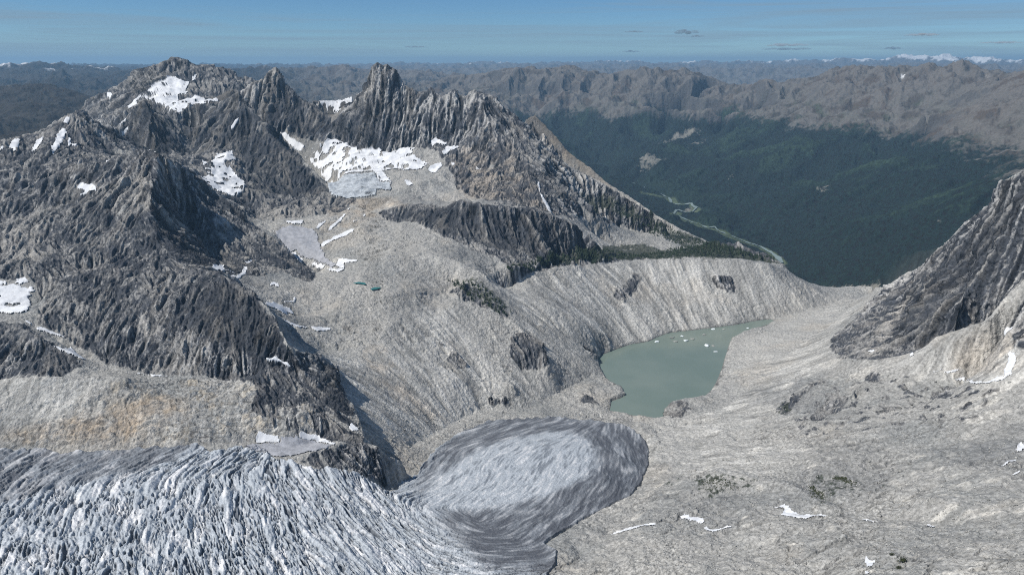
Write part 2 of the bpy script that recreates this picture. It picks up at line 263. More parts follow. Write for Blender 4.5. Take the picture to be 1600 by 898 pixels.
# --- left dome above the buttress
Ln([(-200, 345, 2850), (0, 318, 2850), (40, 292, 2880), (70, 278, 2900), (130, 255, 2920), (170, 247, 2930), (200, 240, 2930), (222, 232, 2930), (238, 236, 2900), (250, 241, 2880)], 2, back=(150, 60), seed=61)
Ln([(0, 420, 2330), (60, 410, 2330), (120, 420, 2320), (180, 405, 2370), (220, 400, 2370)])
Ln([(250, 241, 2880), (240, 275, 2750), (236, 310, 2630), (232, 345, 2520), (250, 375, 2440), (270, 400, 2360), (290, 418, 2300)], 5, seed=62)
Ln([(0, 350, 2700), (100, 320, 2720), (180, 300, 2720)])
Ln([(256, 285, 3060), (262, 300, 3040), (275, 335, 2960), (295, 365, 2860), (315, 392, 2740), (345, 418, 2600), (385, 428, 2510), (400, 445, 2430)], 3, seed=64)
Ln([(215, 250, 2850), (190, 300, 2700), (175, 340, 2570)], 2)
Ln([(100, 300, 2790), (90, 360, 2540), (110, 400, 2400)], 3)
Ln([(250, 243, 2980), (262, 246, 3050), (275, 256, 3080), (290, 265, 3100), (303, 275, 3120), (318, 285, 3130), (332, 296, 3130), (346, 305, 3130), (360, 313, 3130), (376, 323, 3110), (388, 338, 3070), (400, 353, 3040), (412, 358, 3020), (425, 363, 2990), (443, 380, 2950), (455, 395, 2910), (470, 410, 2870), (485, 422, 2820), (497, 432, 2770)], 4, back=(90, 60), seed=63, f=.3)
Ln([(346, 306, 3120), (335, 330, 2980), (330, 345, 2920)], 2)
Ln([(420, 355, 3240), (445, 352, 3240), (470, 380, 3080), (500, 402, 2980), (530, 412, 2900)])
Ln([(400, 420, 2640), (440, 435, 2600), (480, 445, 2560), (500, 440, 2620)])
# --- left snow hollow, buttress and gully
Ln([(-100, 470, 2260), (0, 488, 2110), (45, 480, 2080)])
Ln([(-100, 440, 2380), (0, 437, 2290), (50, 436, 2250)])
Ln([(60, 482, 2080), (75, 455, 2130), (95, 438, 2160), (130, 425, 2200), (200, 418, 2210), (260, 425, 2170), (300, 420, 2170), (335, 424, 2140), (358, 433, 2110), (376, 447, 2070), (398, 460, 2040), (415, 477, 2000), (428, 492, 1960), (438, 510, 1910), (445, 528, 1870), (452, 545, 1840), (475, 550, 1880), (500, 558, 1900), (512, 568, 1900), (523, 577, 1890), (528, 600, 1850), (545, 625, 1795), (555, 640, 1765), (562, 655, 1725), (566, 672, 1685), (570, 690, 1645)], 5, back=(60, 28), seed=65, f=.25)
Ln([(210, 430, 2130), (230, 500, 1960), (250, 560, 1850)], 4, seed=67)
Ln([(330, 440, 2080), (345, 500, 1930), (360, 560, 1820)], 4, seed=68)
Ln([(120, 470, 2060), (150, 530, 1930), (170, 560, 1880)], 3)
Ln([(40, 506, 2000), (70, 520, 1960), (100, 540, 1920), (140, 562, 1860), (180, 580, 1820), (230, 588, 1800), (300, 588, 1790), (400, 590, 1790)], 1)
Ln([(-150, 500, 2150), (0, 503, 2020), (30, 508, 1980), (60, 525, 1900), (100, 545, 1860), (130, 565, 1830)], 3, seed=69)
Ln([(-150, 596, 1960), (0, 593, 1850), (60, 591, 1775), (130, 590, 1760), (200, 591, 1745)])
Ln([(0, 645, -805), (100, 650, -812), (200, 645, -812), (300, 650, -822), (400, 655, -838), (480, 645, -838)], 3, seed=77)
Ln([(380, 600, 1730), (430, 570, 1820), (480, 600, 1790), (520, 640, 1715)], 4, seed=70)
# hollow behind the buttress
Ln([(450, 520, 2170), (480, 545, 2080), (500, 548, 2080)])
# --- right peak
Ln([(1385, 449, 3500), (1405, 433, 3400), (1428, 422, 3320), (1450, 410, 3250), (1466, 398, 3180), (1481, 383, 3120), (1490, 370, 3070), (1501, 355, 3020), (1515, 342, 2960), (1531, 328, 2900), (1542, 317, 2860), (1551, 306, 2830), (1560, 293, 2800), (1568, 285, 2770), (1582, 275, 2730), (1600, 264, 2690), (1650, 235, 2580), (1750, 175, 2430), (1850, 140, 2300)], 4, back=(600, 420), seed=71, f=.2)
Ln([(1385, 451, 3450), (1350, 480, 3150), (1320, 500, 2950), (1295, 530, 2720), (1300, 553, 2520)], 2)
Ln([(1310, 560, 2450), (1345, 555, 2420), (1375, 560, 2360), (1410, 555, 2340), (1440, 548, 2320), (1465, 525, 2360), (1515, 508, 2350), (1548, 500, 2330), (1570, 470, 2400), (1600, 430, 2500), (1640, 400, 2550)], 3)
Ln([(1430, 430, 3100), (1420, 480, 2820), (1390, 530, 2500)], 4, seed=73)
Ln([(1520, 350, 2880), (1520, 420, 2620), (1500, 480, 2430)], 4, seed=74)
Ln([(1575, 500, 2200), (1590, 470, 2230), (1620, 440, 2260)])
Ln([(1585, 545, 2080), (1605, 540, 2060)])
# --- right hand slopes and foreground
Ln([(1220, 560, -1040), (1250, 540, -1040), (1290, 510, -1045), (1330, 480, -1050)])
Ln([(1130, 640, -1086), (1180, 600, -1070), (1230, 575, -1025)])
Ln([(1150, 690, -1035), (1200, 650, -1000), (1250, 630, -965), (1350, 600, -915)], 2)
Ln([(1330, 650, -900), (1420, 640, -870), (1500, 610, -860), (1580, 600, -850), (1700, 590, -830)])
Ln([(1450, 580, -900), (1550, 580, -880)])
Ln([(1060, 690, -1066), (1100, 730, -1015), (1090, 760, -985)])
Ln([(1040, 772, -990), (1075, 752, -968), (1110, 738, -945), (1150, 738, -932), (1190, 750, -915), (1230, 753, -900), (1262, 772, -884), (1300, 796, -866)], 2, back=(45, 16), seed=81)
Ln([(945, 838, -1012), (1000, 806, -985), (1060, 790, -962), (1130, 782, -940), (1190, 778, -920)], 2, back=(30, 9), seed=82)
Ln([(1205, 792, -905), (1230, 803, -898), (1262, 806, -890), (1295, 806, -878)], 1)
Ln([(1200, 815, -893), (1250, 820, -878), (1310, 808, -862), (1400, 818, -826), (1500, 826, -782)], 2, back=(25, 8), seed=83)
Ln([(1330, 612, -896), (1350, 600, -893), (1365, 595, -900)], 1)
Ln([(1220, 640, -978), (1240, 615, -960), (1270, 600, -945), (1300, 592, -940)], 2, back=(40, 14), seed=84)
Ln([(1285, 650, -945), (1300, 625, -930), (1325, 618, -918), (1340, 630, -910)], 2, back=(40, 12), seed=85)
Ln([(1300, 700, -890), (1400, 700, -850), (1500, 690, -810), (1600, 690, -770), (1750, 690, -720)])
Ln([(900, 890, -990), (1000, 880, -950), (1100, 880, -915), (1200, 880, -880), (1300, 880, -845), (1400, 880, -800), (1600, 880, -720), (1750, 880, -660)])
Ln([(1450, 780, -790), (1600, 780, -740), (1750, 780, -690)])
Ln([(900, 1050, -960), (1200, 1050, -860), (1700, 1050, -640)])

def build_cons(sub):
    """rasterise the survey, minus the value of the relief noise there"""
    s = np.zeros((NV, NU)); c = np.zeros((NV, NU))
    for (u, v, z) in cons:
        ui = np.clip(np.round(u).astype(int), 0, NU - 1); vi = np.clip(np.round(v).astype(int), 0, NV - 1)
        ok = (u > -2) & (u < NU + 1)
        ui, vi, zz = ui[ok], vi[ok], np.asarray(z)[ok]
        np.add.at(s, (vi, ui), zz); np.add.at(c, (vi, ui), 1)
    m = c > 0; s[m] /= c[m]
    if sub is not None: s[m] -= sub[m]
    return s.astype(f32), m
def pool(s, m):
    H, W = (s.shape[0] + 1) // 2, (s.shape[1] + 1) // 2
    P = np.zeros((H * 2, W * 2), f32); Q = np.zeros((H * 2, W * 2), f32)
    P[:s.shape[0], :s.shape[1]] = s * m; Q[:s.shape[0], :s.shape[1]] = m
    a = P.reshape(H, 2, W, 2).sum((1, 3)); b = Q.reshape(H, 2, W, 2).sum((1, 3))
    return np.where(b > 0, a / np.maximum(b, 1), 0).astype(f32), b > 0
def solve(s, m, its=120):
    lv = [(s, m)]
    while min(lv[-1][0].shape) > 10: lv.append(pool(*lv[-1]))
    h = np.full(lv[-1][0].shape, lv[-1][0][lv[-1][1]].mean(), f32)
    for k, (s_, m_) in enumerate(reversed(lv)):
        if k: h = np.repeat(np.repeat(h, 2, 0), 2, 1)[:s_.shape[0], :s_.shape[1]]
        idx = np.nonzero(m_); val = s_[idx]; h = h.copy(); h[idx] = val
        for it in range(its if h.size > 2e5 else 300):
            p = np.pad(h, 1, mode='edge')
            h = (p[:-2, 1:-1] + p[2:, 1:-1] + p[1:-1, :-2] + p[1:-1, 2:]) * f32(.25); h[idx] = val
    return h
gaz = (AZ0 + (np.arange(NU)) * D1).astype(f32)[None, :]; gr = (R0 * np.exp(np.arange(NV) * D1)).astype(f32)[:, None]
GX = gr * np.sin(gaz); GY = gr * np.cos(gaz)
def bil(G, u, v):
    u = np.clip(u, 0, G.shape[1] - 1.001); v = np.clip(v, 0, G.shape[0] - 1.001)
    ui = u.astype(np.int32); vi = v.astype(np.int32); fu = (u - ui).astype(f32); fv = (v - vi).astype(f32)
    b = vi * G.shape[1] + ui; F = G.ravel()
    a = F[b]; c = F[b + G.shape[1]]
    a = a + (F[b + 1] - a) * fu; c = c + (F[b + G.shape[1] + 1] - c) * fu
    return a + (c - a) * fv
# relief noise, its size set by where it is: walls of the massif rugged, benches gentle, ice and lake nearly smooth
H0, M0 = build_cons(None); h = solve(H0, M0, 60)
log('first solve', h.shape)
def cast(px, py, rmin=500, rmax=60000):
    """where a sight line meets the ground"""
    az, t = ray(px, py); u, _ = toidx(az, 1000.0); out = []
    rr = np.exp(np.arange(NV) * D1) * R0
    for k in range(len(az)):
        ui = int(np.clip(round(float(u[k])), 0, NU - 1)); col = h[:, ui]
        ok = (col >= rr * t[k]) & (rr >= rmin)
        i = int(np.argmax(ok)) if ok.any() else NV - 1
        out.append(min(max(rr[i], rmin), rmax))
    return az, np.array(out)
def densify(poly, step=6, closed=True):
    P = np.array(poly, float); Q = np.roll(P, -1, 0) if closed else P[1:]; o = []
    for a, b in zip(P if closed else P[:-1], Q):
        n = max(1, int(np.hypot(*(b - a)) / step)); tt = np.arange(n)[:, None] / n; o.append(a + (b - a) * tt)
    if not closed: o.append(P[-1:])
    return np.concatenate(o)
D2 = 0.0010; NU2 = int((AZ1 - AZ0) / D2); NV2 = int(math.log(20000 / R0) / D2)
def fill(poly, rmin=500, rmax=13000, M=None, val=1.0, D=D2, shape=None):
    """fill a closed outline on the ground in the mask M (fine grid)"""
    if M is None: M = np.zeros((NV2, NU2), f32)
    pm_ = np.mean([p[0] for p in poly]); rmin, rmax = float(dmap(pm_, rmin)), float(dmap(pm_, rmax))
    P = densify(poly); az, r = cast(P[:, 0], P[:, 1], rmin, rmax)
    x = (az - AZ0) / D; y = np.log(r / R0) / D
    x0, x1 = int(max(0, x.min())), int(min(M.shape[1] - 1, x.max() + 1)); y0, y1 = int(max(0, y.min())), int(min(M.shape[0] - 1, y.max() + 1))
    if x1 <= x0 or y1 <= y0: return M
    gy = np.arange(y0, y1 + 1); sub = np.zeros((len(gy), x1 - x0 + 1), bool); gx = np.arange(x0, x1 + 1)
    X2, Y2 = np.roll(x, -1), np.roll(y, -1)
    for a, b, c, d in zip(x, y, X2, Y2):
        if b == d: continue
        rows = np.nonzero(((gy >= b) != (gy >= d)))[0]
        if len(rows) == 0: continue
        xi = a + (gy[rows] - b) / (d - b) * (c - a)
        sub[rows] ^= gx[None, :] < xi[:, None]
    S = M[y0:y1 + 1, x0:x1 + 1]; np.maximum(S, sub.astype(f32) * f32(val), out=S)
    return M
def blur(M, k=1, n=2):
    for _ in range(n):
        c = np.cumsum(np.pad(M, ((k + 1, k), (0, 0)), mode='edge'), 0, dtype=np.float64); M = ((c[2 * k + 1:] - c[:-2 * k - 1]) / (2 * k + 1)).astype(f32)
        c = np.cumsum(np.pad(M, ((0, 0), (k + 1, k)), mode='edge'), 1, dtype=np.float64); M = ((c[:, 2 * k + 1:] - c[:, :-2 * k - 1]) / (2 * k + 1)).astype(f32)
    return M
ICE = [(-230, 703), (0, 703), (100, 707), (200, 704), (310, 698), (330, 707), (352, 705), (400, 698), (420, 712), (443, 721), (480, 732), (520, 736), (550, 741), (575, 752), (600, 768), (618, 769), (650, 743), (680, 706), (720, 677), (760, 661), (800, 657), (870, 655), (940, 659), (985, 669), (1003, 682), (1014, 700), (1012, 730), (1000, 760), (985, 777), (950, 795), (920, 807), (885, 827), (850, 851), (868, 865), (868, 882), (855, 900), (840, 1100), (-230, 1100)]
ice0 = fill(ICE, 500, 2500); lake0 = fill(LAKE, 1800, 3300)
flat = blur(np.maximum(ice0, lake0), 5, 2)
def to1(M): 
    return (bil(M, np.broadcast_to((np.arange(NU, dtype=f32) * (D1 / D2))[None, :], (NV, NU)), np.broadcast_to((np.arange(NV, dtype=f32) * (D1 / D2))[:, None], (NV, NU))) * (np.arange(NV)[:, None] * D1 < NV2 * D2)).astype(f32)
flat1 = to1(flat)
rr_ = np.broadcast_to(gr, (NV, NU)); aa_ = np.broadcast_to(gaz, (NV, NU))
benchz = sm(rr_, 2150, 2500) * (1 - sm(rr_, 3300, 3700)) * (1 - sm(aa_, .0, .08)) * sm(aa_, -.3, -.22)
left = 1 - sm(aa_, .05, .18)                       # bearings of the spires
amp = 8 + 16 * sm(aa_, .0, .12) * (1 - sm(rr_, 2300, 2700)) + 5 * benchz + 30 * sm(rr_, 2700, 3800) * left + 8 * sm(rr_, 1500, 1900) * (1 - sm(aa_, -.30, -.18)) * (1 - sm(rr_, 2500, 2900)) + 30 * sm(aa_, .38, .48) * sm(rr_, 2300, 2700)
amp = amp * (1 - flat1)
n1 = fbm2(GX / 330, GY / 330, 6, 3, .55, True) * amp
far = sm(rr_, 5600, 8000)
n2 = (fbm2(GX / 2300, GY / 2300, 8, 11, .56, True)) * (210 + 190 * sm(rr_, 11500, 14500) + 150 * sm(rr_, 18000, 26000))
NOISE = (n1 * (1 - far) + n2 * far).astype(f32)
H1, M1 = build_cons(NOISE); h = solve(H1, M1, 110) + NOISE
log('second solve')
hb = blur(h, 1, 1)

# ------------------------------------------------------------------ streaks that follow the fall line (gullies, ribs, scree tracks)
def resize(G, D_from, D_to, shape):
    vv = np.arange(shape[0], dtype=f32) * (D_to / D_from); uu = np.arange(shape[1], dtype=f32) * (D_to / D_from)
    return bil(G, np.broadcast_to(uu[None, :], shape), np.broadcast_to(vv[:, None], shape))
def lic(noise, du, dv, Ls):
    H, W = noise.shape; acc = noise.copy(); wt = 1.0; F = noise.ravel(); DU = du.ravel(); DV = dv.ravel()
    for sgn in (1, -1):
        u = np.broadcast_to(np.arange(W, dtype=f32)[None, :], (H, W)).copy(); v = np.broadcast_to(np.arange(H, dtype=f32)[:, None], (H, W)).copy()
        idx = (v.astype(np.int32) * W + u.astype(np.int32)); s = np.full((H, W), f32(sgn))
        pu = DU[idx]; pv = DV[idx]
        for k in range(Ls):
            u += s * pu; v += s * pv
            np.clip(u, 0, W - 1, out=u); np.clip(v, 0, H - 1, out=v)
            idx = (v + .5).astype(np.int32) * W + (u + .5).astype(np.int32); np.clip(idx, 0, H * W - 1, out=idx)
            qu = DU[idx]; qv = DV[idx]
            fl = np.where(qu * pu + qv * pv < 0, f32(-1), f32(1)); pu = qu * fl; pv = qv * fl
            ww = 0.5 + 0.5 * math.cos(math.pi * (k + 1) / (Ls + 1)); acc += F[idx] * f32(ww); wt += ww
    acc /= f32(math.sqrt(wt)); acc -= acc.mean(); acc /= acc.std() + 1e-9
    return acc
def grad(G, b=2):
    G = blur(G, b, 2); gv, gu = np.gradient(G); n = np.hypot(gu, gv) + 1e-3
    return (gu / n).astype(f32), (gv / n).astype(f32)
rs = np.random.RandomState(5)
sh2 = (NV2, NU2)
# crevasse directions on the ice: pairs of points seen on it
CREV = [((20, 745), (60, 722)), ((100, 740), (160, 715)), ((220, 735), (270, 712)), ((330, 730), (360, 712)), ((10, 800), (40, 765)), ((80, 800), (105, 762)), ((180, 800), (192, 762)), ((270, 800), (280, 760)), ((360, 800), (358, 760)), ((20, 880), (35, 840)), ((120, 880), (130, 835)), ((220, 880), (225, 835)), ((320, 880), (318, 840)), ((420, 880), (405, 845)), ((420, 790), (400, 750)), ((480, 780), (455, 740)), ((540, 790), (505, 750)), ((600, 810), (560, 765)), ((560, 880), (520, 840)), ((640, 860), (590, 820)), ((700, 850), (650, 820)), ((760, 880), (690, 860)), ((820, 880), (760, 885)), ((640, 780), (680, 760)), ((700, 760), (740, 710)), ((740, 750), (770, 700)), ((700, 700), (760, 680)), ((800, 740), (860, 690)), ((860, 760), (900, 700)), ((930, 760), (940, 700)), ((800, 690), (860, 670)), ((980, 740), (970, 690)), ((900, 790), (930, 750)), ((800, 820), (850, 790)), ((840, 850), (880, 810))]
pts = []; 
for a, b in CREV:
    az, r = cast(np.array([a[0], b[0]]), np.array([a[1], b[1]]), 500, 2700)
    u = (az - AZ0) / D2; v = np.log(r / R0) / D2; t = math.atan2(v[1] - v[0], u[1] - u[0]); pts.append((u.mean(), v.mean(), math.cos(2 * t), math.sin(2 * t)))
vi0 = int(math.log(2600 / R0) / D2)
uu = np.arange(NU2, dtype=f32)[None, :]; vv = np.arange(vi0, dtype=f32)[:, None]
c2 = 0; s2 = 0
for (a, b, c, s) in pts:
    ww = 1 / (((uu - a) ** 2 + (vv - b) ** 2) + 200) ** 2; c2 = c2 + ww * c; s2 = s2 + ww * s
th = .5 * np.arctan2(s2, c2) + .22 * fbm2(uu / 60 + vv * 0, vv / 60 + uu * 0, 3, 90)
icem = blur(ice0, 2, 1)
gu, gv = grad(resize(h, D1, D2, sh2), 3)
sel = icem[:vi0] > .5
gu[:vi0][sel] = np.cos(th)[sel]; gv[:vi0][sel] = np.sin(th)[sel]
log('fields')
wn = blur(rs.randn(*sh2).astype(f32), 1, 1); wn /= wn.std()
licF = lic(wn, gu, gv, 14); log('lic fine')
sh3 = (NV2 // 3, NU2 // 3)
gu3 = np.ascontiguousarray(gu[1::3, 1::3][:sh3[0], :sh3[1]]); gv3 = np.ascontiguousarray(gv[1::3, 1::3][:sh3[0], :sh3[1]])
wn3 = blur(rs.randn(*sh3).astype(f32), 1, 1); wn3 /= wn3.std()
licC3 = lic(wn3, gu3, gv3, 16); licC = resize(licC3, 3 * D2, D2, sh2)
sh8 = (NV2 // 8, NU2 // 8)
gu8 = np.ascontiguousarray(gu[4::8, 4::8][:sh8[0], :sh8[1]]); gv8 = np.ascontiguousarray(gv[4::8, 4::8][:sh8[0], :sh8[1]])
wn8 = blur(rs.randn(*sh8).astype(f32), 1, 1); wn8 /= wn8.std()
licB = resize(lic(wn8, gu8, gv8, 9), 8 * D2, D2, sh2)
def ic_lic(D_, Ls, seed):
    H_, W_ = vi0 // D_, NU2 // D_; a = np.ascontiguousarray(gu[D_ // 2:vi0:D_, D_ // 2::D_][:H_, :W_]); b = np.ascontiguousarray(gv[D_ // 2:vi0:D_, D_ // 2::D_][:H_, :W_])
    n_ = blur(np.random.RandomState(seed).randn(H_, W_).astype(f32), 1, 1); n_ /= n_.std(); o_ = np.zeros(sh2, f32)
    o_[:vi0] = resize(lic(n_, a, b, Ls), D_ * D2, D2, (vi0, NU2)); return o_
iceA = ic_lic(4, 7, 61); iceB = ic_lic(3, 12, 62); iceC = ic_lic(1, 14, 63)
log('lic')

# ------------------------------------------------------------------ what covers the ground
def crop(ox, oy, pts, k=3.99): return [(ox + x / k, oy + y / k) for x, y in pts]
ROCK = [
 (1, 2100, 2800, [(-100, 418), (60, 400), (200, 385), (330, 408), (370, 436), (200, 440), (95, 455), (60, 470), (60, 440), (-100, 436)]),
  # dark rock: (strength, rmin, rmax, outline)
 (1, 3300, 4200, [(-230, 260), (0, 220), (60, 206), (125, 165), (165, 198), (207, 236), (180, 244), (130, 252), (70, 272), (0, 305), (-230, 350)]),
 (1, 4000, 7000, [(128, 158), (187, 130), (213, 104), (255, 104), (275, 84), (365, 110), (400, 122), (430, 100), (450, 130), (500, 170), (520, 188), (500, 222), (430, 206), (400, 185), (372, 137), (310, 165), (280, 190), (225, 155), (180, 200), (120, 225)]),
 (1, 3300, 5100, [(120, 225), (225, 153), (285, 200), (285, 178), (345, 156), (372, 135), (400, 178), (460, 238), (520, 300), (560, 312), (540, 330), (470, 345), (400, 350), (370, 318), (330, 300), (250, 240)]),
 (1, 4150, 5000, [(500, 225), (540, 165), (575, 118), (592, 92), (625, 112), (660, 142), (712, 135), (765, 143), (832, 204), (880, 250), (900, 300), (800, 300), (720, 240), (640, 230), (610, 240), (540, 232)]),
 (.75, 3250, 4300, [(680, 240), (760, 200), (850, 230), (900, 262), (1000, 322), (1060, 352), (1100, 380), (1020, 366), (960, 352), (905, 345), (850, 330), (760, 318), (720, 300)]),
 (1, 2850, 3400, [(605, 311), (690, 326), (715, 312), (760, 320), (840, 328), (900, 350), (938, 386), (900, 402), (850, 424), (800, 420), (770, 396), (740, 392), (700, 372), (650, 350), (600, 345), (585, 330)]),
 (.8, 2800, 3900, [(870, 398), (905, 388), (950, 398), (1040, 395), (1110, 376), (1150, 378), (1210, 400), (1222, 414), (1150, 405), (1090, 401), (1000, 407), (930, 413), (870, 418), (830, 425), (800, 445), (790, 420)]),
 (.95, 2350, 3250, [(245, 239), (262, 246), (300, 273), (346, 303), (400, 351), (497, 430), (485, 445), (440, 425), (400, 432), (385, 430), (300, 422), (240, 350), (236, 300)]),
 (.85, 2800, 3700, [(-230, 345), (0, 322), (70, 284), (130, 260), (180, 250), (200, 238), (160, 225), (0, 270), (-230, 300)]),
 (.85, 2500, 3250, [(-230, 345), (0, 318), (70, 278), (130, 255), (222, 232), (250, 240), (240, 280), (100, 300), (0, 335)]),
 (.9, 2250, 3000, [(-230, 345), (0, 318), (70, 278), (140, 262), (190, 262), (240, 275), (300, 275), (346, 305), (400, 353), (497, 432), (487, 445), (450, 425), (400, 432), (385, 428), (300, 420), (200, 402), (100, 422), (60, 436), (-230, 440)]),
 (1, 1650, 2300, [(60, 482), (95, 436), (200, 416), (300, 418), (358, 431), (398, 458), (438, 508), (452, 546), (500, 556), (523, 575), (530, 600), (545, 625), (562, 655), (572, 692), (520, 694), (440, 640), (410, 600), (300, 588), (230, 585), (170, 570), (110, 530), (60, 505)]),
 (1, 1700, 2050, [(-230, 495), (0, 503), (40, 508), (100, 545), (135, 570), (100, 588), (0, 593), (-230, 596)]),
 (.55, 1480, 1850, [(400, 600), (450, 560), (520, 580), (545, 625), (570, 692), (500, 690), (440, 680), (390, 640)]),
 (.7, 1500, 1800, [(455, 722), (500, 702), (563, 690), (590, 700), (630, 726), (600, 735), (612, 766), (580, 752), (545, 738), (500, 738)]),
 (1, 2280, 3600, [(1390, 449), (1450, 412), (1501, 357), (1568, 287), (1600, 266), (1750, 180), (1750, 400), (1600, 432), (1570, 468), (1520, 505), (1465, 523), (1430, 552), (1370, 562), (1310, 562), (1295, 535), (1330, 500)]),
 (1, 2000, 2500, [(1575, 505), (1590, 470), (1625, 440), (1700, 430), (1700, 560), (1590, 545)]),
 (.8, 1900, 2800, [(700, 455), (735, 440), (770, 470), (800, 490), (790, 500), (750, 478), (720, 470)]),
 (.9, 2200, 2500, [(800, 520), (835, 530), (855, 548), (858, 572), (835, 580), (814, 578), (800, 560)]),
 (1, 1900, 2400, crop(400, 500, [(1180, 220), (1240, 220), (1310, 270), (1290, 300), (1250, 310), (1295, 340), (1230, 310), (1200, 260)])),
 (1, 1900, 2500, crop(400, 500, [(1110, 110), (1150, 140), (1190, 200), (1160, 190)])),
 (1, 1900, 2500, crop(400, 500, [(1250, 130), (1295, 180), (1270, 180), (1250, 160)])),
 (.6, 1900, 2500, crop(400, 500, [(1420, 500), (1460, 480), (1598, 490), (1598, 540), (1450, 540)])),
 (.9, 1500, 2600, crop(1200, 500, [(50, 560), (110, 500), (200, 450), (300, 380), (380, 380), (280, 420), (200, 500), (120, 590), (60, 590)])),
 (.9, 1400, 2600, crop(1200, 500, [(250, 620), (330, 540), (400, 450), (510, 490), (480, 560), (380, 600), (330, 640), (270, 630)])),
 (.6, 1400, 2600, crop(1200, 500, [(590, 390), (650, 350), (720, 370), (680, 410), (620, 400)])),
 (.8, 1300, 2600, crop(1200, 500, [(1000, 460), (1110, 450), (1150, 465), (1070, 500), (1000, 490)])),
 (.8, 1300, 2600, crop(1200, 500, [(740, 530), (800, 515), (860, 530), (820, 560), (700, 600), (660, 590)])),
 (.85, 2200, 3500, crop(800, 285, [(620, 700), (700, 620), (780, 560), (800, 620), (760, 720), (680, 760)])),
 (.8, 2200, 3700, crop(800, 285, [(1220, 600), (1320, 560), (1420, 640), (1400, 700), (1320, 790), (1380, 690), (1300, 670)])),
 (.7, 1900, 2900, crop(800, 500, [(440, 160), (480, 160), (540, 240), (520, 250), (470, 210)])),
 (.7, 1900, 2900, crop(800, 500, [(400, 320), (430, 310), (465, 370), (450, 390), (410, 350)])),
 (.6, 1900, 2900, crop(800, 500, [(950, 540), (1040, 510), (1120, 515), (1125, 560), (1060, 620), (960, 610)])),
 (.6, 1900, 2600, crop(800, 500, [(410, 460), (460, 460), (560, 500), (540, 540), (420, 520)])),
]
rock = np.zeros(sh2, f32)
for (s, a, b, P) in ROCK:
    if P[0][0] > 1190 and P[0][1] > 480: a, b = 600, 3000
    fill(P, a, b, rock, s)
rock_shade = np.zeros(sh2, f32)      # near black walls, with the shade on their faces painted into the rock colour
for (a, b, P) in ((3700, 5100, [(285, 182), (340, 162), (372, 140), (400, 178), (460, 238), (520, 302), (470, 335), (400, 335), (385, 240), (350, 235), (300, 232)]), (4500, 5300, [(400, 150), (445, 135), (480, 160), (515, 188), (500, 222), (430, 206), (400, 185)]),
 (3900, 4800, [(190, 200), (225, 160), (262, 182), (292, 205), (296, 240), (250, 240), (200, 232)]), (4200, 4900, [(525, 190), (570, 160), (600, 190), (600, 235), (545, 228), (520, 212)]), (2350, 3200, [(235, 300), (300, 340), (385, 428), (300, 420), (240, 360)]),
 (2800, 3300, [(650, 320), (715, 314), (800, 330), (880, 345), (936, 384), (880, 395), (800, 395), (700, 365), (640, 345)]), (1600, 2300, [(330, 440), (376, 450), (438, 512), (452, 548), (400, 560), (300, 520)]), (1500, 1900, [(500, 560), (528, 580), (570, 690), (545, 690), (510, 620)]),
 (2000, 3600, [(1400, 470), (1460, 430), (1560, 330), (1590, 300), (1560, 440), (1500, 500), (1440, 545), (1400, 540)])): fill(P, a, b, rock_shade)
pale = np.zeros(sh2, f32)
for (s, a, b, P) in ((1, 5000, 5600, [(400, 136), (412, 120), (430, 100), (438, 113), (446, 129), (430, 128), (415, 136), (405, 142)]), (.7, 4400, 5000, [(568, 130), (573, 118), (580, 106), (585, 100), (588, 120), (582, 150), (572, 170), (566, 150)]),
 (.6, 3300, 3700, [(395, 345), (430, 300), (450, 330), (520, 305), (560, 315), (540, 335), (430, 350)]), (.8, 2350, 2900, [(170, 290), (232, 262), (236, 330), (200, 345), (150, 320)]), (.7, 2350, 2800, [(0, 360), (60, 340), (80, 400), (40, 425), (0, 425)]),
 (.7, 1750, 2000, crop(0, 500, [(830, 20), (900, 0), (1010, 10), (1030, 80), (900, 120), (850, 90)])), (.7, 2000, 2200, crop(0, 285, [(1010, 640), (1050, 650), (1070, 740), (1030, 790), (1010, 720)])), (.9, 2300, 3300, [(1350, 555), (1362, 530), (1385, 490), (1430, 450), (1440, 440), (1420, 480), (1385, 530), (1372, 560)]),
 (.9, 2200, 2900, [(1548, 505), (1575, 465), (1610, 425), (1640, 420), (1600, 455), (1570, 510)])): fill(P, a, b, pale, s)
BROWN = [(1, 4300, 5300, [(822, 184), (836, 178), (870, 213), (925, 265), (980, 303), (960, 303), (900, 262), (860, 230), (832, 203)]),
 (.8, 3300, 3800, [(545, 312), (610, 308), (640, 320), (600, 325), (590, 345), (560, 340)]),
 (.5, 1500, 2600, [(560, 545), (600, 540), (650, 620), (700, 660), (640, 650), (590, 600)]),
 (.5, 3200, 4200, [(520, 320), (560, 330), (580, 360), (520, 380), (500, 360)]),
 (.3, 1300, 2400, [(1500, 530), (1600, 520), (1600, 580), (1480, 590)]),
 (.6, 3200, 4700, [(700, 235), (790, 215), (840, 290), (870, 335), (800, 315), (720, 310)]),
 (.7, 1500, 2000, crop(0, 500, [(0, 700), (400, 640), (700, 560), (1000, 480), (1200, 520), (1200, 600), (950, 700), (700, 790), (500, 760), (0, 780)]))]
brown = np.zeros(sh2, f32)
for (s, a, b, P) in BROWN: fill(P, *((600, 3000) if P[0][0] > 1300 and P[0][1] > 550 else (a, b)), brown, s)
brown = blur(brown, 5, 2)
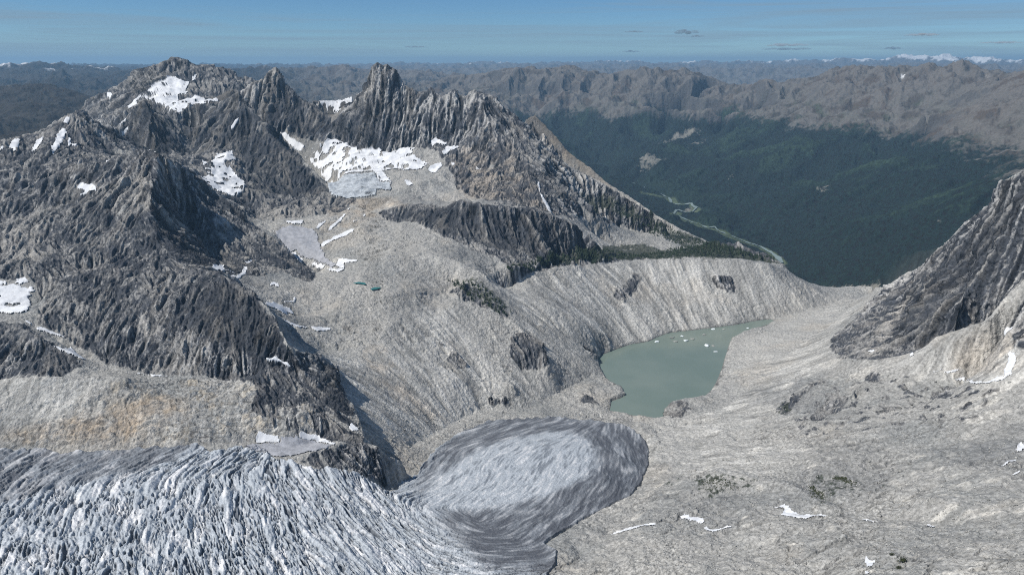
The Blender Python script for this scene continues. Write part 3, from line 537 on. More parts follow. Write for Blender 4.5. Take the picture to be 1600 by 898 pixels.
VEG = [(1, 2900, 3900, [(820, 425), (870, 398), (905, 388), (1110, 376), (1225, 414), (1150, 405), (1000, 406), (900, 412)]),
 (.8, 3500, 5200, [(900, 300), (960, 310), (1050, 355), (1112, 381), (1070, 388), (1000, 355), (930, 330)]),
 (1, 1100, 1500, crop(800, 673, [(1140, 290), (1280, 270), (1420, 300), (1560, 300), (1540, 350), (1400, 370), (1230, 430), (1140, 370)])),
 (.8, 1100, 1600, crop(800, 673, [(940, 340), (1060, 270), (1050, 310), (970, 360)])),
 (.9, 1000, 1500, crop(1200, 673, [(230, 320), (380, 270), (560, 310), (600, 380), (480, 370), (350, 460), (270, 420)])),
 (.5, 1000, 1500, crop(1200, 673, [(680, 340), (790, 340), (780, 375), (700, 370)])),
 (.9, 1200, 1800, crop(1200, 500, [(50, 560), (110, 500), (150, 560), (120, 590), (60, 590)])),
 (.6, 2450, 3100, [(700, 440), (745, 432), (795, 480), (785, 492), (740, 470)])]
veg = np.zeros(sh2, f32)
for (s, a, b, P) in VEG: fill(P, *((600, 3000) if P[0][1] > 550 else (a, b)), veg, s)
SNOW = [  # (label, rmin, rmax, outline, dirt)
 ('broad white snowfield under the rounded summit of the left massif', 5000, 6250, crop(200, 100, [(0, 255), (40, 205), (120, 150), (150, 120), (260, 80), (360, 115), (345, 160), (355, 180), (300, 190), (300, 230), (345, 195), (420, 190), (460, 210), (520, 200), (540, 225), (440, 245), (370, 250), (300, 315), (240, 295), (200, 255), (150, 235), (100, 205), (60, 240), (20, 275), (0, 280)], 3.74)),
 ('narrow snow strip left of the dark pyramid peak', 4300, 5400, crop(0, 60, [(680, 575), (790, 505), (790, 525), (720, 590)])),
 ('short snow streak on the left shoulder of the dark pyramid peak', 4200, 4800, crop(0, 60, [(735, 610), (810, 560), (805, 585), (760, 625)])),
 ('small snow patch high on the far left wall of the massif', 5600, 6400, crop(0, 60, [(665, 340), (700, 345), (700, 375), (670, 370)])),
 ('thin diagonal snow chute right of the summit snowfield', 5600, 6400, crop(0, 60, [(1198, 250), (1235, 235), (1210, 280), (1195, 275)])),
 ('leftmost snow patch on the near pyramid ridge', 3300, 3900, crop(0, 60, [(0, 690), (30, 675), (25, 700), (0, 715)])),
 ('second snow patch from the left on the near pyramid ridge', 3300, 3900, crop(0, 60, [(50, 690), (80, 640), (130, 630), (110, 690), (105, 730), (90, 720), (85, 695)])),
 ('tapering snow patch on the left face of the near pyramid', 3200, 3900, crop(0, 60, [(200, 690), (230, 640), (275, 615), (270, 650), (225, 710), (200, 722)])),
 ('long hooked snow gully below the top of the near pyramid', 3200, 3900, crop(0, 60, [(325, 680), (360, 600), (390, 560), (420, 590), (375, 670), (330, 750)])),
 ('small snow patch just under the tip of the near pyramid', 3300, 3950, crop(0, 60, [(385, 530), (420, 490), (440, 500), (415, 540)])),
 ('small snow patch right of the hooked gully on the near pyramid', 3200, 3950, crop(0, 60, [(415, 680), (430, 620), (445, 625), (445, 655), (485, 665), (470, 685), (440, 668)])),
 ('tiny snow dash on the crest of the left dome', 2800, 3000, crop(0, 60, [(660, 770), (690, 762), (690, 772), (665, 780)])),
 ('thin snow line along the top of the left dome', 2800, 3100, crop(0, 60, [(890, 680), (920, 690), (995, 718), (985, 723), (930, 705)])),
 ('ragged white snow patch on the upper left dome', 2500, 2950, crop(0, 285, [(480, 40), (510, 10), (575, 12), (605, 30), (605, 70), (560, 75), (500, 92), (490, 85), (530, 65), (480, 50)])),
 ('white snow hollow at the left edge beside the dark buttress', 2000, 2350, crop(0, 285, [(-100, 625), (60, 625), (150, 598), (230, 655), (180, 720), (195, 795), (140, 815), (60, 822), (-100, 810)])),
 ('glacier strip filling the gully below the left peak', 3600, 4300, crop(200, 100, [(485, 570), (520, 525), (610, 512), (625, 560), (600, 610), (640, 660), (685, 690), (680, 745), (600, 792), (560, 765), (510, 735), (420, 670), (470, 650), (440, 610), (430, 565), (500, 605)], 3.74)),
 ('thin snow chute on the left peak wall', 4300, 4800, crop(200, 100, [(600, 385), (625, 330), (650, 312), (645, 340), (612, 395)], 3.74)),
 ('pointed snow tongue at the upper left of the snow bowl', 4250, 4900, crop(400, 180, [(130, 105), (165, 112), (225, 145), (290, 178), (265, 215), (280, 235), (220, 215), (170, 165)], 3.74)),
 ('large snow and ice bowl under the jagged central spire', 3650, 4800, crop(400, 180, [(270, 240), (345, 262), (330, 195), (390, 180), (430, 140), (510, 160), (560, 195), (640, 205), (700, 195), (765, 205), (780, 225), (820, 210), (850, 190), (950, 195), (915, 210), (930, 245), (1010, 290), (960, 325), (880, 330), (800, 320), (740, 330), (800, 400), (780, 440), (700, 440), (700, 490), (520, 488), (450, 470), (430, 420), (360, 330)], 3.74)),
 ('bright snow saddle between the sharp tower and the central spire', 4700, 5500, crop(400, 60, [(320, 383), (400, 388), (500, 392), (560, 385), (610, 372), (560, 420), (510, 465), (460, 475), (430, 450), (390, 405), (340, 392)])),
 ('upper snow patch right of the central spire', 4100, 4500, crop(400, 180, [(1018, 160), (1040, 130), (1070, 145), (1120, 160), (1110, 178), (1060, 170), (1030, 185)], 3.74)),
 ('lower snow patch right of the central spire', 4000, 4500, crop(400, 180, [(1085, 235), (1110, 190), (1170, 175), (1190, 195), (1140, 215), (1100, 240)], 3.74)),
 ('snow blob below the two patches right of the spire', 3800, 4400, crop(400, 180, [(1008, 320), (1040, 290), (1085, 280), (1090, 300), (1050, 340), (1015, 335)], 3.74)),
 ('small snow spot on the brown slope right of the snow bowl', 3700, 4300, crop(400, 180, [(1140, 280), (1165, 285), (1155, 305), (1140, 295)], 3.74)),
 ('thin snow dash beside the grey rib right of the bowl', 3700, 4300, crop(400, 180, [(1285, 305), (1325, 325), (1315, 330), (1288, 318)], 3.74)),
 ('angular snow scrap below the snow bowl edge', 3650, 4200, crop(400, 180, [(860, 380), (895, 378), (925, 405), (890, 425), (870, 400)], 3.74)),
 ('narrow snow couloir in the right flank of the spires', 3400, 4000, crop(800, 285, [(160, 0), (175, 0), (180, 70), (235, 150), (252, 200), (238, 200), (175, 90)])),
 ('long snow streak slanting down the brown bench', 3150, 3700, crop(400, 180, [(418, 675), (450, 640), (520, 578), (525, 590), (460, 660), (425, 682)], 3.74)),
 ('short snow streak left of the long slanting one', 3050, 3700, crop(400, 180, [(348, 668), (370, 640), (410, 618), (412, 630), (380, 655), (360, 675)], 3.74)),
 ('wide snow wedge across the bench below the snow bowl', 2950, 3500, crop(400, 180, [(375, 755), (420, 735), (480, 705), (560, 665), (575, 685), (520, 715), (440, 745), (385, 780)], 3.74)),
 ('small snow dot above the long slanting streak', 3200, 3700, crop(400, 180, [(528, 558), (545, 545), (552, 552), (535, 565)], 3.74)),
 ('small oval snow dot right of the slanting streak', 3150, 3600, crop(400, 180, [(565, 622), (590, 608), (595, 618), (572, 632)], 3.74)),
 ('small triangular snow dot near the brown patch', 3150, 3650, crop(400, 180, [(618, 600), (630, 577), (645, 590), (628, 603)], 3.74)),
 ('flat snow strip on the shelf behind the grey ice hollow', 3100, 3500, crop(400, 285, [(185, 245), (295, 240), (295, 265), (230, 270), (190, 258)])),
 ('curving snow rim along the dark ridge below the ice hollow', 2600, 3400, crop(400, 285, [(100, 305), (190, 280), (200, 290), (140, 320), (190, 400), (260, 460), (380, 505), (500, 545), (540, 535), (555, 548), (510, 568), (380, 535), (290, 510), (210, 440), (150, 350)])),
 ('snow wedge at the right end of the ice hollow', 2600, 3100, crop(400, 285, [(490, 530), (520, 480), (640, 485), (630, 500), (550, 510), (550, 545)])),
 ('shaded snow pocket behind the dark left buttress', 2200, 2900, crop(0, 285, [(1285, 545), (1340, 520), (1400, 525), (1400, 545), (1460, 560), (1480, 590), (1440, 600), (1360, 575)])),
 ('curved snow rim beside the shaded pocket', 2200, 2900, crop(0, 285, [(1450, 605), (1500, 570), (1520, 530), (1545, 530), (1530, 575), (1480, 612)])),
 ('thin snow arc on the ledge above the shaded pocket', 2300, 3000, crop(0, 285, [(1520, 510), (1560, 495), (1600, 488), (1600, 500), (1540, 520)])),
 ('snow strip low behind the left buttress', 2150, 2700, crop(400, 285, [(50, 750), (110, 748), (160, 770), (240, 815), (235, 835), (170, 820), (120, 790), (70, 772)])),
 ('small snow hook beside the brown boulders of the bench', 2150, 2900, crop(400, 285, [(170, 750), (230, 740), (240, 715), (252, 730), (240, 755), (180, 760)])),
 ('small snow loop under the pale outcrop', 2150, 2900, crop(400, 285, [(85, 640), (110, 625), (140, 640), (150, 665), (130, 660), (115, 645), (95, 655)])),
 ('white snow sliver in the hollow behind the buttress', 2050, 2400, crop(400, 500, [(170, 0), (240, 30), (320, 48), (320, 55), (230, 45), (180, 15)])),
 ('snow patch at the end of the white sliver', 2050, 2400, crop(400, 500, [(340, 42), (400, 48), (470, 55), (465, 68), (380, 80), (350, 62)])),
 ('short snow patch on the right shoulder of the buttress', 1700, 2000, crop(400, 500, [(60, 235), (110, 232), (170, 258), (225, 290), (210, 300), (150, 270), (100, 262), (60, 255)])),
 ('small snow patch in the shade at the foot of the buttress', 1500, 1750, crop(400, 500, [(585, 655), (600, 650), (620, 670), (635, 670), (640, 698), (600, 700), (580, 680)])),
 ('snow strip in the upper part of the left gully', 1850, 2150, crop(0, 500, [(145, 8), (170, 5), (205, 30), (190, 38)])),
 ('long snow strip in the middle of the left gully', 1800, 2150, crop(0, 500, [(225, 50), (270, 50), (340, 80), (400, 105), (400, 118), (330, 100), (235, 68)])),
 ('pair of thin snow strips at the lower end of the left gully', 1750, 2100, crop(0, 500, [(320, 155), (400, 180), (440, 160), (480, 210), (530, 245), (540, 255), (490, 240), (400, 205), (330, 168)])),
 ('hairline snow strip along the foot of the buttress', 1700, 1950, crop(0, 500, [(835, 330), (900, 338), (1000, 350), (1075, 355), (1060, 360), (960, 355), (840, 340)])),
 ('triangular snow patch beside the dark ice margin', 1450, 1800, crop(400, 500, [(270, 735), (275, 700), (330, 712), (420, 745), (500, 772), (490, 782), (400, 765), (330, 750)])),
 ('pinkish snow patch at the glacier margin', 1450, 1800, crop(400, 500, [(0, 755), (20, 705), (60, 715), (140, 735), (150, 765), (60, 772), (0, 772)])),
 ('curved snow patch at the right edge below the scree', 1700, 2100, crop(1200, 500, [(1475, 310), (1500, 220), (1530, 212), (1550, 260), (1525, 300), (1520, 350), (1450, 385), (1380, 402), (1330, 410), (1280, 400), (1220, 390), (1150, 385), (1150, 378), (1230, 360), (1260, 382), (1340, 395), (1400, 370), (1460, 362)])),
 ('flat snow dash left of the curved patch', 1700, 2200, crop(1200, 500, [(1090, 325), (1140, 318), (1195, 308), (1180, 330), (1110, 338)])),
 ('snow crumb near the rubble left of the curved patch', 1700, 2200, crop(1200, 500, [(1010, 325), (1050, 320), (1085, 302), (1090, 312), (1040, 335)])),
 ('snow patch high on the scree at the right edge', 1900, 2600, crop(1200, 500, [(1460, 92), (1480, 60), (1530, 42), (1520, 75), (1480, 95)])),
 ('small snow wedge under the right peak', 2100, 2700, crop(1200, 500, [(875, 230), (900, 205), (912, 222), (890, 232)])),
 ('snow scrap at the foot of the pale chute on the right peak', 2200, 2700, crop(1200, 500, [(610, 205), (660, 190), (665, 205), (640, 212)])),
 ('ragged snow patch at the right edge of the foreground slope', 1200, 1600, crop(1200, 673, [(1538, 130), (1550, 100), (1575, 75), (1600, 110), (1590, 125), (1560, 140)])),
 ('broken snow streak under the ragged patch at the right edge', 1100, 1600, crop(1200, 673, [(1450, 225), (1500, 190), (1550, 185), (1545, 192), (1500, 205), (1460, 232)])),
 ('thin snow sliver near the right edge of the foreground', 1100, 1600, crop(1200, 673, [(1505, 288), (1550, 265), (1582, 255), (1560, 275), (1520, 290)])),
 ('largest foreground snow patch, shaped like a fish tail', 900, 1400, crop(1200, 673, [(25, 480), (60, 460), (65, 435), (85, 445), (130, 480), (170, 515), (230, 530), (380, 528), (370, 538), (290, 538), (215, 555), (150, 545), (75, 535), (100, 505), (95, 488)])),
 ('thin white snow line right of the fish tail patch', 900, 1400, crop(1200, 673, [(575, 552), (640, 560), (705, 575), (690, 578), (600, 566)])),
 ('second thin snow line farther right in the foreground', 900, 1400, crop(1200, 673, [(733, 572), (790, 580), (785, 585), (740, 578)])),
 ('short white snow dash in the right foreground', 900, 1400, crop(1200, 673, [(985, 588), (1010, 592), (1055, 608), (1020, 606), (990, 600)])),
 ('snow blotch beside the dark shrub clump in the foreground', 800, 1300, crop(1200, 673, [(600, 820), (612, 780), (630, 810), (665, 820), (650, 850), (620, 858)])),
 ('tiny snow blotch at the bottom edge of the foreground', 800, 1300, crop(1200, 673, [(600, 880), (625, 882), (635, 898), (605, 898)])),
 ('slim foreground snow streak near the glacier', 1100, 1500, crop(800, 673, [(605, 655), (640, 640), (720, 612), (800, 590), (905, 580), (895, 590), (800, 605), (700, 635), (640, 655)])),
 ('double lobed snow patch on the foreground slope', 1100, 1500, crop(800, 673, [(1040, 540), (1075, 520), (1120, 540), (1195, 550), (1200, 570), (1185, 580), (1100, 560)])),
 ('curled snow patch beside a dark boulder in the foreground', 1000, 1500, crop(800, 673, [(1195, 605), (1210, 600), (1240, 620), (1290, 618), (1370, 600), (1370, 606), (1300, 625), (1260, 637), (1215, 630)])),
]
log('covers')
ICEPATCH = [
 ('grey smooth ice filling the hollow behind the left ridge', 2800, 3400, crop(400, 285, [(110, 312), (200, 275), (290, 280), (380, 310), (400, 400), (430, 470), (490, 505), (500, 540), (380, 500), (280, 470), (200, 415)])),
 ('blue grey crevassed ice snout at the lower lip of the snow bowl', 3640, 4050, crop(400, 180, [(400, 372), (480, 348), (600, 342), (690, 332), (720, 390), (790, 400), (790, 440), (705, 440), (700, 490), (520, 490), (440, 475)], 3.74)),
 ('dark debris covered ice at the glacier margin under the buttress', 1400, 1800, crop(400, 500, [(-60, 780), (60, 775), (150, 768), (160, 742), (270, 738), (400, 768), (490, 785), (420, 812), (200, 855), (100, 860), (-60, 820)])),
]
FORESTGAP = [ # pale slides and clearings in the far valley
 crop(800, 60, [(290, 545), (320, 480), (370, 470), (380, 495), (340, 530)]), crop(800, 60, [(310, 445), (345, 390), (400, 340), (420, 335), (380, 390), (330, 450)]),
 crop(800, 60, [(245, 585), (300, 585), (330, 605), (380, 600), (375, 615), (300, 612)]), crop(800, 60, [(920, 660), (930, 635), (970, 630), (1000, 600), (1130, 555), (1190, 525), (1200, 545), (1130, 590), (1010, 625), (940, 660)]),
 crop(800, 60, [(1070, 735), (1130, 680), (1130, 640), (1205, 580), (1215, 590), (1190, 630), (1140, 690)]), crop(800, 60, [(780, 780), (830, 740), (900, 725), (960, 745), (900, 770), (820, 790)]),
 crop(800, 60, [(1320, 885), (1340, 865), (1385, 848), (1370, 870)]), crop(800, 60, [(920, 540), (950, 540), (985, 570), (930, 572)]), crop(1200, 285, [(990, 290), (1030, 285), (1040, 305), (1000, 312)]),
 crop(1200, 285, [(1040, 235), (1085, 220), (1090, 250), (1050, 265)]), crop(1200, 285, [(280, 75), (330, 35), (380, 12), (375, 30), (320, 65)]),
 crop(1200, 60, [(1210, 625), (1250, 590), (1340, 545), (1250, 610)]), crop(1200, 60, [(1470, 670), (1540, 640), (1600, 610), (1600, 625), (1500, 675)]), crop(1200, 60, [(1440, 710), (1600, 680), (1600, 700), (1480, 722)]),
 crop(800, 285, [(1030, 180), (1080, 165), (1130, 150), (1155, 160), (1130, 190), (1140, 210), (1100, 195)]), crop(1200, 285, [(0, 410), (40, 440), (90, 480), (120, 520), (100, 520), (40, 490), (0, 480)]),
 crop(1200, 285, [(280, 650), (420, 655), (580, 630), (680, 635), (730, 655), (600, 680), (380, 690), (310, 690)]),
]
gap = np.zeros(sh2, f32)
for P in FORESTGAP: fill(P, 3600, 13000, gap)
gap = blur(gap, 4, 2)
bank = np.zeros(sh2, f32)
fill([(x - 6, y) for x, y in RIVER] + [(x + 9, y + 1) for x, y in RIVER[::-1]], 5000, 12000, bank)

# ------------------------------------------------------------------ detailed relief on the fine grid
az2 = (AZ0 + np.arange(NU2) * D2).astype(f32)[None, :]; r2 = (R0 * np.exp(np.arange(NV2) * D2)).astype(f32)[:, None]
X2 = r2 * np.sin(az2); Y2 = r2 * np.cos(az2)
hf = resize(h, D1, D2, sh2)
hs = blur(hf, 3, 2); sv, su = np.gradient(hs); slope = (np.hypot(su, sv) / (D2 * r2)).astype(f32)
rockb = blur(rock, 5, 2); paleb = blur(pale, 2, 2)
nz1 = fbm2(X2 / 160, Y2 / 160, 6, 71, .6)
wob = nz1 + .35 * licC + .35 * licB * sm(slope, .4, .8)
nz2 = fbm2(X2 / 45, Y2 / 45, 4, 75, .6)
rk = sm(rockb * (1 - .1 * paleb) + .40 * wob * sm(rockb, .02, .3) + .10 * (slope - .8), .32, .62)       # where bare dark rock crops out
# scattered outcrops in the pale ground
spot = sm(nz1 + .5 * nz2 + .6 * (slope - .55), .34, .6) * .75 * (1 - sm(r2, 5200, 6000))
benchm = blur(fill([(400, 430), (520, 340), (620, 330), (760, 400), (800, 470), (760, 560), (700, 470), (600, 520), (480, 540), (430, 470)], 2100, 3500), 8, 2)
spot = spot * (.45 + .9 * benchm)
crk = np.abs(fbm2(X2 / 120 + .6 * nz1, Y2 / 48 + .6 * nz1, 3, 88)); crack = (1 - sm(crk, .015, .06)) * sm(fbm2(X2 / 240, Y2 / 240, 3, 89), -.15, .25) * (1 - sm(r2, 4500, 5500))
hum = blur(fill([(1310, 600), (1400, 590), (1560, 615), (1560, 650), (1420, 670), (1330, 680), (1230, 690), (1230, 665)], 600, 3000), 6, 2)
rk = np.maximum(rk, np.maximum(spot, hum * sm(perlin2(X2 / 26, Y2 / 26, 36) + .6 * nz2, .22, .5)))
D_h = hum * 5 * np.maximum(perlin2(X2 / 26, Y2 / 26, 36) + .6 * nz2, 0)
_w = [np.broadcast_to(np.arange(NU2, dtype=f32)[None, :], sh2), np.broadcast_to(np.arange(NV2, dtype=f32)[:, None], sh2)]
ice_g = blur(bil(ice0, _w[0] + 5 * nz1 + 4 * nz2, _w[1] + 5 * perlin2(X2 / 50, Y2 / 50, 34) + 3 * perlin2(X2 / 17, Y2 / 17, 35)), 1, 1); lake_g = blur(lake0, 1, 1)
snow_all = np.zeros(sh2, f32); SN = []
for (lab, a, b, P) in SNOW + ICEPATCH:
    if P[0][0] > 940 and P[0][1] > 500: a, b = 600, 3000
    SN.append(fill(P, a, b)); snow_all = np.maximum(snow_all, SN[-1])
for k_ in range(len(SNOW)):
    for m_ in SN[len(SNOW):]: SN[k_] = SN[k_] * (1 - m_)
snow_all = blur(snow_all, 1, 1)
sth = sm(slope, .35, 1.1)
smooth = (1 - .9 * snow_all) * (1 - sm(ice_g, .3, .7)) * (1 - lake_g) 
nearb = 1 + .9 * (1 - sm(r2, 2900, 3600))
FAN = [[(790, 455), (870, 418), (990, 410), (1100, 404), (1230, 428), (1285, 462), (1200, 495), (1050, 518), (940, 553), (860, 560), (820, 520)], [(505, 552), (590, 535), (650, 490), (700, 470), (760, 560), (850, 620), (740, 650), (640, 700), (575, 690)],
 [(1000, 660), (1120, 640), (1150, 540), (1230, 500), (1340, 470), (1290, 560), (1210, 640), (1150, 700), (1040, 745)], [(1370, 572), (1560, 500), (1620, 420), (1620, 600), (1480, 600)], [(0, 600), (160, 598), (150, 640), (60, 660), (0, 650)], [(1030, 700), (1150, 690), (1250, 700), (1200, 745), (1060, 750)]]
fan = np.zeros(sh2, f32)
for P in FAN: fill(P, 600, 3500, fan)
fan = blur(fan, 12, 2)
farb = sm(r2, 5200, 7500)
stk = sm(fbm2(X2 / 130, Y2 / 130, 3, 77), -.3, .4)
D = licB * (.0006 * (1 - farb) + .0030 * rk * sth * .8 + .0034 * farb) * r2 * .8 * (1 + .45 * (nearb - 1))
D += licC * (.00030 * sm(slope, .38, .6) * stk + .0015 * rk * (.25 + .75 * sth) * nearb + .0015 * farb) * r2
D += licF * (.00010 * sm(slope, .38, .6) * stk + .0013 * rk) * r2
nz3 = fbm2(X2 / 70, Y2 / 70, 5, 78, .62, True); pg = (1 - rk) * (1 - sm(r2, 5000, 6500))
slabn = perlin2(X2 / 60 + Y2 / 25 + nz1, Y2 / 14 - X2 / 50 + nz2 * .6, 79)
slab = blur(fill([(-230, 600), (130, 595), (300, 595), (420, 610), (500, 640), (520, 690), (400, 690), (310, 697), (-230, 700)], 1480, 1760), 4, 2)
D -= pg * crack * 4.0
D += fan * pg * r2 * (.00045 * licC + .00025 * licF) * sm(slope, .2, .45) * (.3 + 1.2 * stk)
D += pg * (1 - .75 * fan) * nz3 * (3.6 + 3.5 * slab + 3 * benchm + 3.5 * sm(az2, .05, .15)) + slab * (11 * np.abs(slabn) )
D += (np.abs(nz1) * -2 + .5) * rk * 9 + nz2 * (1.2 + 5 * rk)
cm_ = np.zeros(sh2, f32)
for a_, b_ in crest:
    u_ = np.round((a_ - AZ0) / D2).astype(int); v_ = np.round(np.log(b_ / R0) / D2).astype(int); k_ = (u_ >= 0) & (u_ < NU2) & (v_ >= 0) & (v_ < NV2); cm_[v_[k_], u_[k_]] = 1
cm_ = np.clip(blur(cm_, 6, 2) * 12, 0, 1); D *= 1 - .6 * cm_; D += D_h
D *= smooth * (1 - .9 * sm(blur(bank, 6, 2), .02, .4))
# ice relief: crevasses open between ridges, tight and deep in the upper fall, faint on the tongue
tongue = blur(fill([(640, 770), (660, 735), (720, 670), (800, 645), (1030, 650), (1030, 760), (900, 900), (760, 900), (700, 830)], 1200, 2200), 25, 2)
act = sm(fbm2(X2 / 210, Y2 / 210, 3, 37), -.45, .25)
ln_ = 1 - sm(np.abs(iceB + .45 * iceC + .3 * nz2), .04, .42); crv = np.clip(ln_ * (.35 + .65 * act) + sm(.8 * iceB + .6 * iceC + .4 * iceA, 1.25, 2.1), 0, 1); crv2 = sm(iceC + .5 * iceB, .5, 1.7)
fall = (1 - tongue)
upper = blur(fill([(-230, 690), (330, 690), (250, 730), (120, 760), (0, 790), (-230, 800)], 1000, 2200), 12, 2)
icz = -(crv * (6.5 * fall + .7 * tongue) * (1 - .45 * upper) + crv2 * (3.6 * fall + .5 * tongue)) + (iceA * 1.1 + np.abs(iceB) * 2.2 + iceC * .8) * fall + nz2 * 2.2 * fall + nz1 * 2 + fbm2(X2 / 9, Y2 / 9, 3, 33) * (1.8 * fall + .35)
D = D * (1 - sm(ice_g, .2, .8)) + icz * sm(ice_g, .3, .9)
icelift = 9 * sm(ice_g, .35, .95)
hf2 = hf + D + icelift
basin = (r2 > 1750) & (r2 < 3500) & (az2 > -.02) & (az2 < .42)
near_l = blur(lake0, 12, 2)
hf2 = np.where(basin & (lake_g > .5), np.minimum(hf2, LZ - 1.5 - 8 * sm(near_l, .5, 1)), hf2)
hf2 = np.where(basin & (lake_g <= .5) & (near_l > 0), np.maximum(hf2, LZ + 1.2 + (1 - lake_g) * 1.0), hf2)
log('relief')

# ------------------------------------------------------------------ the terrain mesh: bearings evenly spaced, rings packed where the ground is steep
NC, NR = 2200, 2550
caz = np.linspace(-.84, .84, NC).astype(f32)
MV = 4200; vs = np.linspace(0, math.log(88000 / R0), MV).astype(f32); rs_ = R0 * np.exp(vs)
fi = vs / D2; inn = fi < NV2 - 2
U = np.broadcast_to(((caz - AZ0) / D2)[None, :], (MV, NC))
Zc = np.where(inn[:, None], bil(hf2, U, np.broadcast_to(fi[:, None], (MV, NC))), bil(h, U * (D2 / D1), np.broadcast_to((vs / D1)[:, None], (MV, NC))))
el = Zc / rs_[:, None]
de = np.abs(np.diff(el, axis=0)) ; dl = (vs[1] - vs[0])
mx_ = np.maximum.accumulate(el, 0)[:-1]; vis = (el[:-1] >= mx_ - .012)
den = np.where(vis, de, de * .25) + np.where(vis, .10, .05) * dl
for k in (22, 22, 14):
    cs = np.cumsum(np.pad(den, ((0, 0), (k + 1, k)), mode='edge'), 1, dtype=np.float64); den = (cs[:, 2 * k + 1:] - cs[:, :-2 * k - 1]) / (2 * k + 1)
cum = np.vstack([np.zeros((1, NC)), np.cumsum(den, 0)]); cum /= cum[-1:]
tq = np.linspace(0, 1, NR); V = np.empty((NR, NC), f32)
for j in range(NC): V[:, j] = np.interp(tq, cum[:, j], vs)
Rm = (R0 * np.exp(V)).astype(f32); Az = np.broadcast_to(caz[None, :], (NR, NC))
Um = ((Az - AZ0) / D2).astype(f32); Vm = V / f32(D2)
inn = Vm < NV2 - 2
def S(G): return bil(G, Um, Vm)
Z = np.where(inn, S(hf2), bil(h, Um * f32(D2 / D1), Vm * f32(D2 / D1)))
X = Rm * np.sin(Az); Y = Rm * np.cos(Az)
log('mesh heights', Z.shape)
rkm = np.where(inn, S(rk), 0).astype(f32); slm = S(slope); snm = np.where(inn, S(snow_all), 0); icm = np.where(inn, S(ice_g), 0); lkm = np.where(inn, S(lake_g), 0)
# crags: push steep rock in and out with a noise stretched down the wall
gU = S(gu); gV = S(gv); gx = gV * np.sin(Az) + gU * np.cos(Az); gy = gV * np.cos(Az) - gU * np.sin(Az)
lam = 12 + Rm * .012
n3 = .45
for o_, (fq, zq, am) in enumerate(((.8, 2.2, .9), (1.9, 1.9, .6), (4.3, 1.6, .38), (9.1, 1.3, .22))):
    n3 = n3 - am * np.abs(perlin3(X / lam * fq + .2 * n3, Y / lam * fq, Z / lam * fq / zq, 3 + o_))
n3 = n3 + .5 * perlin3(X / lam * .5, Y / lam * .5, Z / lam * .3, 9)
fac = perlin3(X / lam * .9 + .35 * n3, Y / lam * .9, Z / lam * .55, 14) + .45 * perlin3(X / lam * 2.6, Y / lam * 2.6, Z / lam * 1.5, 15)
q1 = np.floor(fac * 4.2); q1f = fac * 4.2 - q1; fac2 = perlin3(X / lam * 3.4 + .5 * fac, Y / lam * 3.4, Z / lam * 1.6 + fac, 16); q2 = np.floor(fac2 * 3.6)
hsh = (_perm[(q1.astype(np.int32) * 37 + q2.astype(np.int32) * 11) & 255] / 255.).astype(f32)      # one shade per fractured block
n3 = n3 + .30 * (q1 / 4.2) + .16 * (hsh - .5)
a3 = lam * .50 * (rkm * (.35 + .65 * sm(slm, .4, 1.2)) + .03) * (1 - snm) * (1 - icm) * (1 - lkm) * (1 - sm(Rm, 7000, 9000))
X = X - gx * n3 * a3; Y = Y - gy * n3 * a3; Z = Z + n3 * a3 * .35
# loose ground and boulders
farm = sm(Rm, 7000, 11000)
n4 = fbm2(X / 22, Y / 22, 4, 21, .65); n5 = perlin2(X / 5.5, Y / 5.5, 31)
Z = Z + (1 - snm) * (1 - icm) * (1 - lkm) * (1 - farm) * (1 - .7 * np.where(inn, S(fan), 0)) * (n4 * (2.0 + 2.5 * rkm) + n5 * (.25 + 1.1 * sm(fbm2(X / 190, Y / 190, 4, 57, .55), -.15, .25)))
nf = fbm2(X / 420, Y / 420, 6, 41, .58, True)
bkv = 1 - sm(np.where(inn, S(blur(bank, 5, 2)), 0), .02, .4)
Z = Z + farm * bkv * (1 - sm(Rm, 20000, 26000)) * (7 * perlin2(X / 30, Y / 30, 85))
Z = Z + sm(Rm, 20000, 30000) * 130 * fbm2(X / 2600, Y / 2600, 6, 43, .6, True)
Z = Z + farm * bkv * nf * (18 + 28 * sm(Rm, 11500, 14500))
log('crags')

# ------------------------------------------------------------------ colours of the materials (albedo)
def mixc(a, b, t): return a + (np.asarray(b, f32) - a) * t[..., None]
NI = fbm2(X / 260, Y / 260, 5, 51, .55); NJ = fbm2(X / 60, Y / 60, 4, 56, .6); NK = fbm2(X / 14, Y / 14, 3, 61, .65)
fnm = np.where(inn, S(fan), 0); nsp = sm(fbm2(X / 190, Y / 190, 4, 57, .55), -.15, .25) * (1 - .85 * fnm)
lF = np.where(inn, S(licF), 0); lC = np.where(inn, S(licC), 0); lB = np.where(inn, S(licB), 0)
col = np.empty(X.shape + (3,), f32); col[:] = (.36, .355, .338)                                   # pale granite rubble
col = mixc(col, (.27, .275, .27), sm(NI + .35 * NJ, -.15, .45)); col = mixc(col, (.48, .465, .43), sm(NJ + .5 * lC * sm(slm, .35, .6) - .3 * NI, .1, .8) * .85)
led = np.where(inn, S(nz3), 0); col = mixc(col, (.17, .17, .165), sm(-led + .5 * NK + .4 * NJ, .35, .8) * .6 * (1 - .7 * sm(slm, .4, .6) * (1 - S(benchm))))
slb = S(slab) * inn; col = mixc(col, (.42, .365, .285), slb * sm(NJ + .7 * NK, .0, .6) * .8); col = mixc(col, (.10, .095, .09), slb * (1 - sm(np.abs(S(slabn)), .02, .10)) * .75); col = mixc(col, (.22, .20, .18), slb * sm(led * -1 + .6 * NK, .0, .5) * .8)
spk = perlin2(X / 7.0, Y / 7.0, 81) + .6 * perlin2(X / 3.1, Y / 3.1, 82)
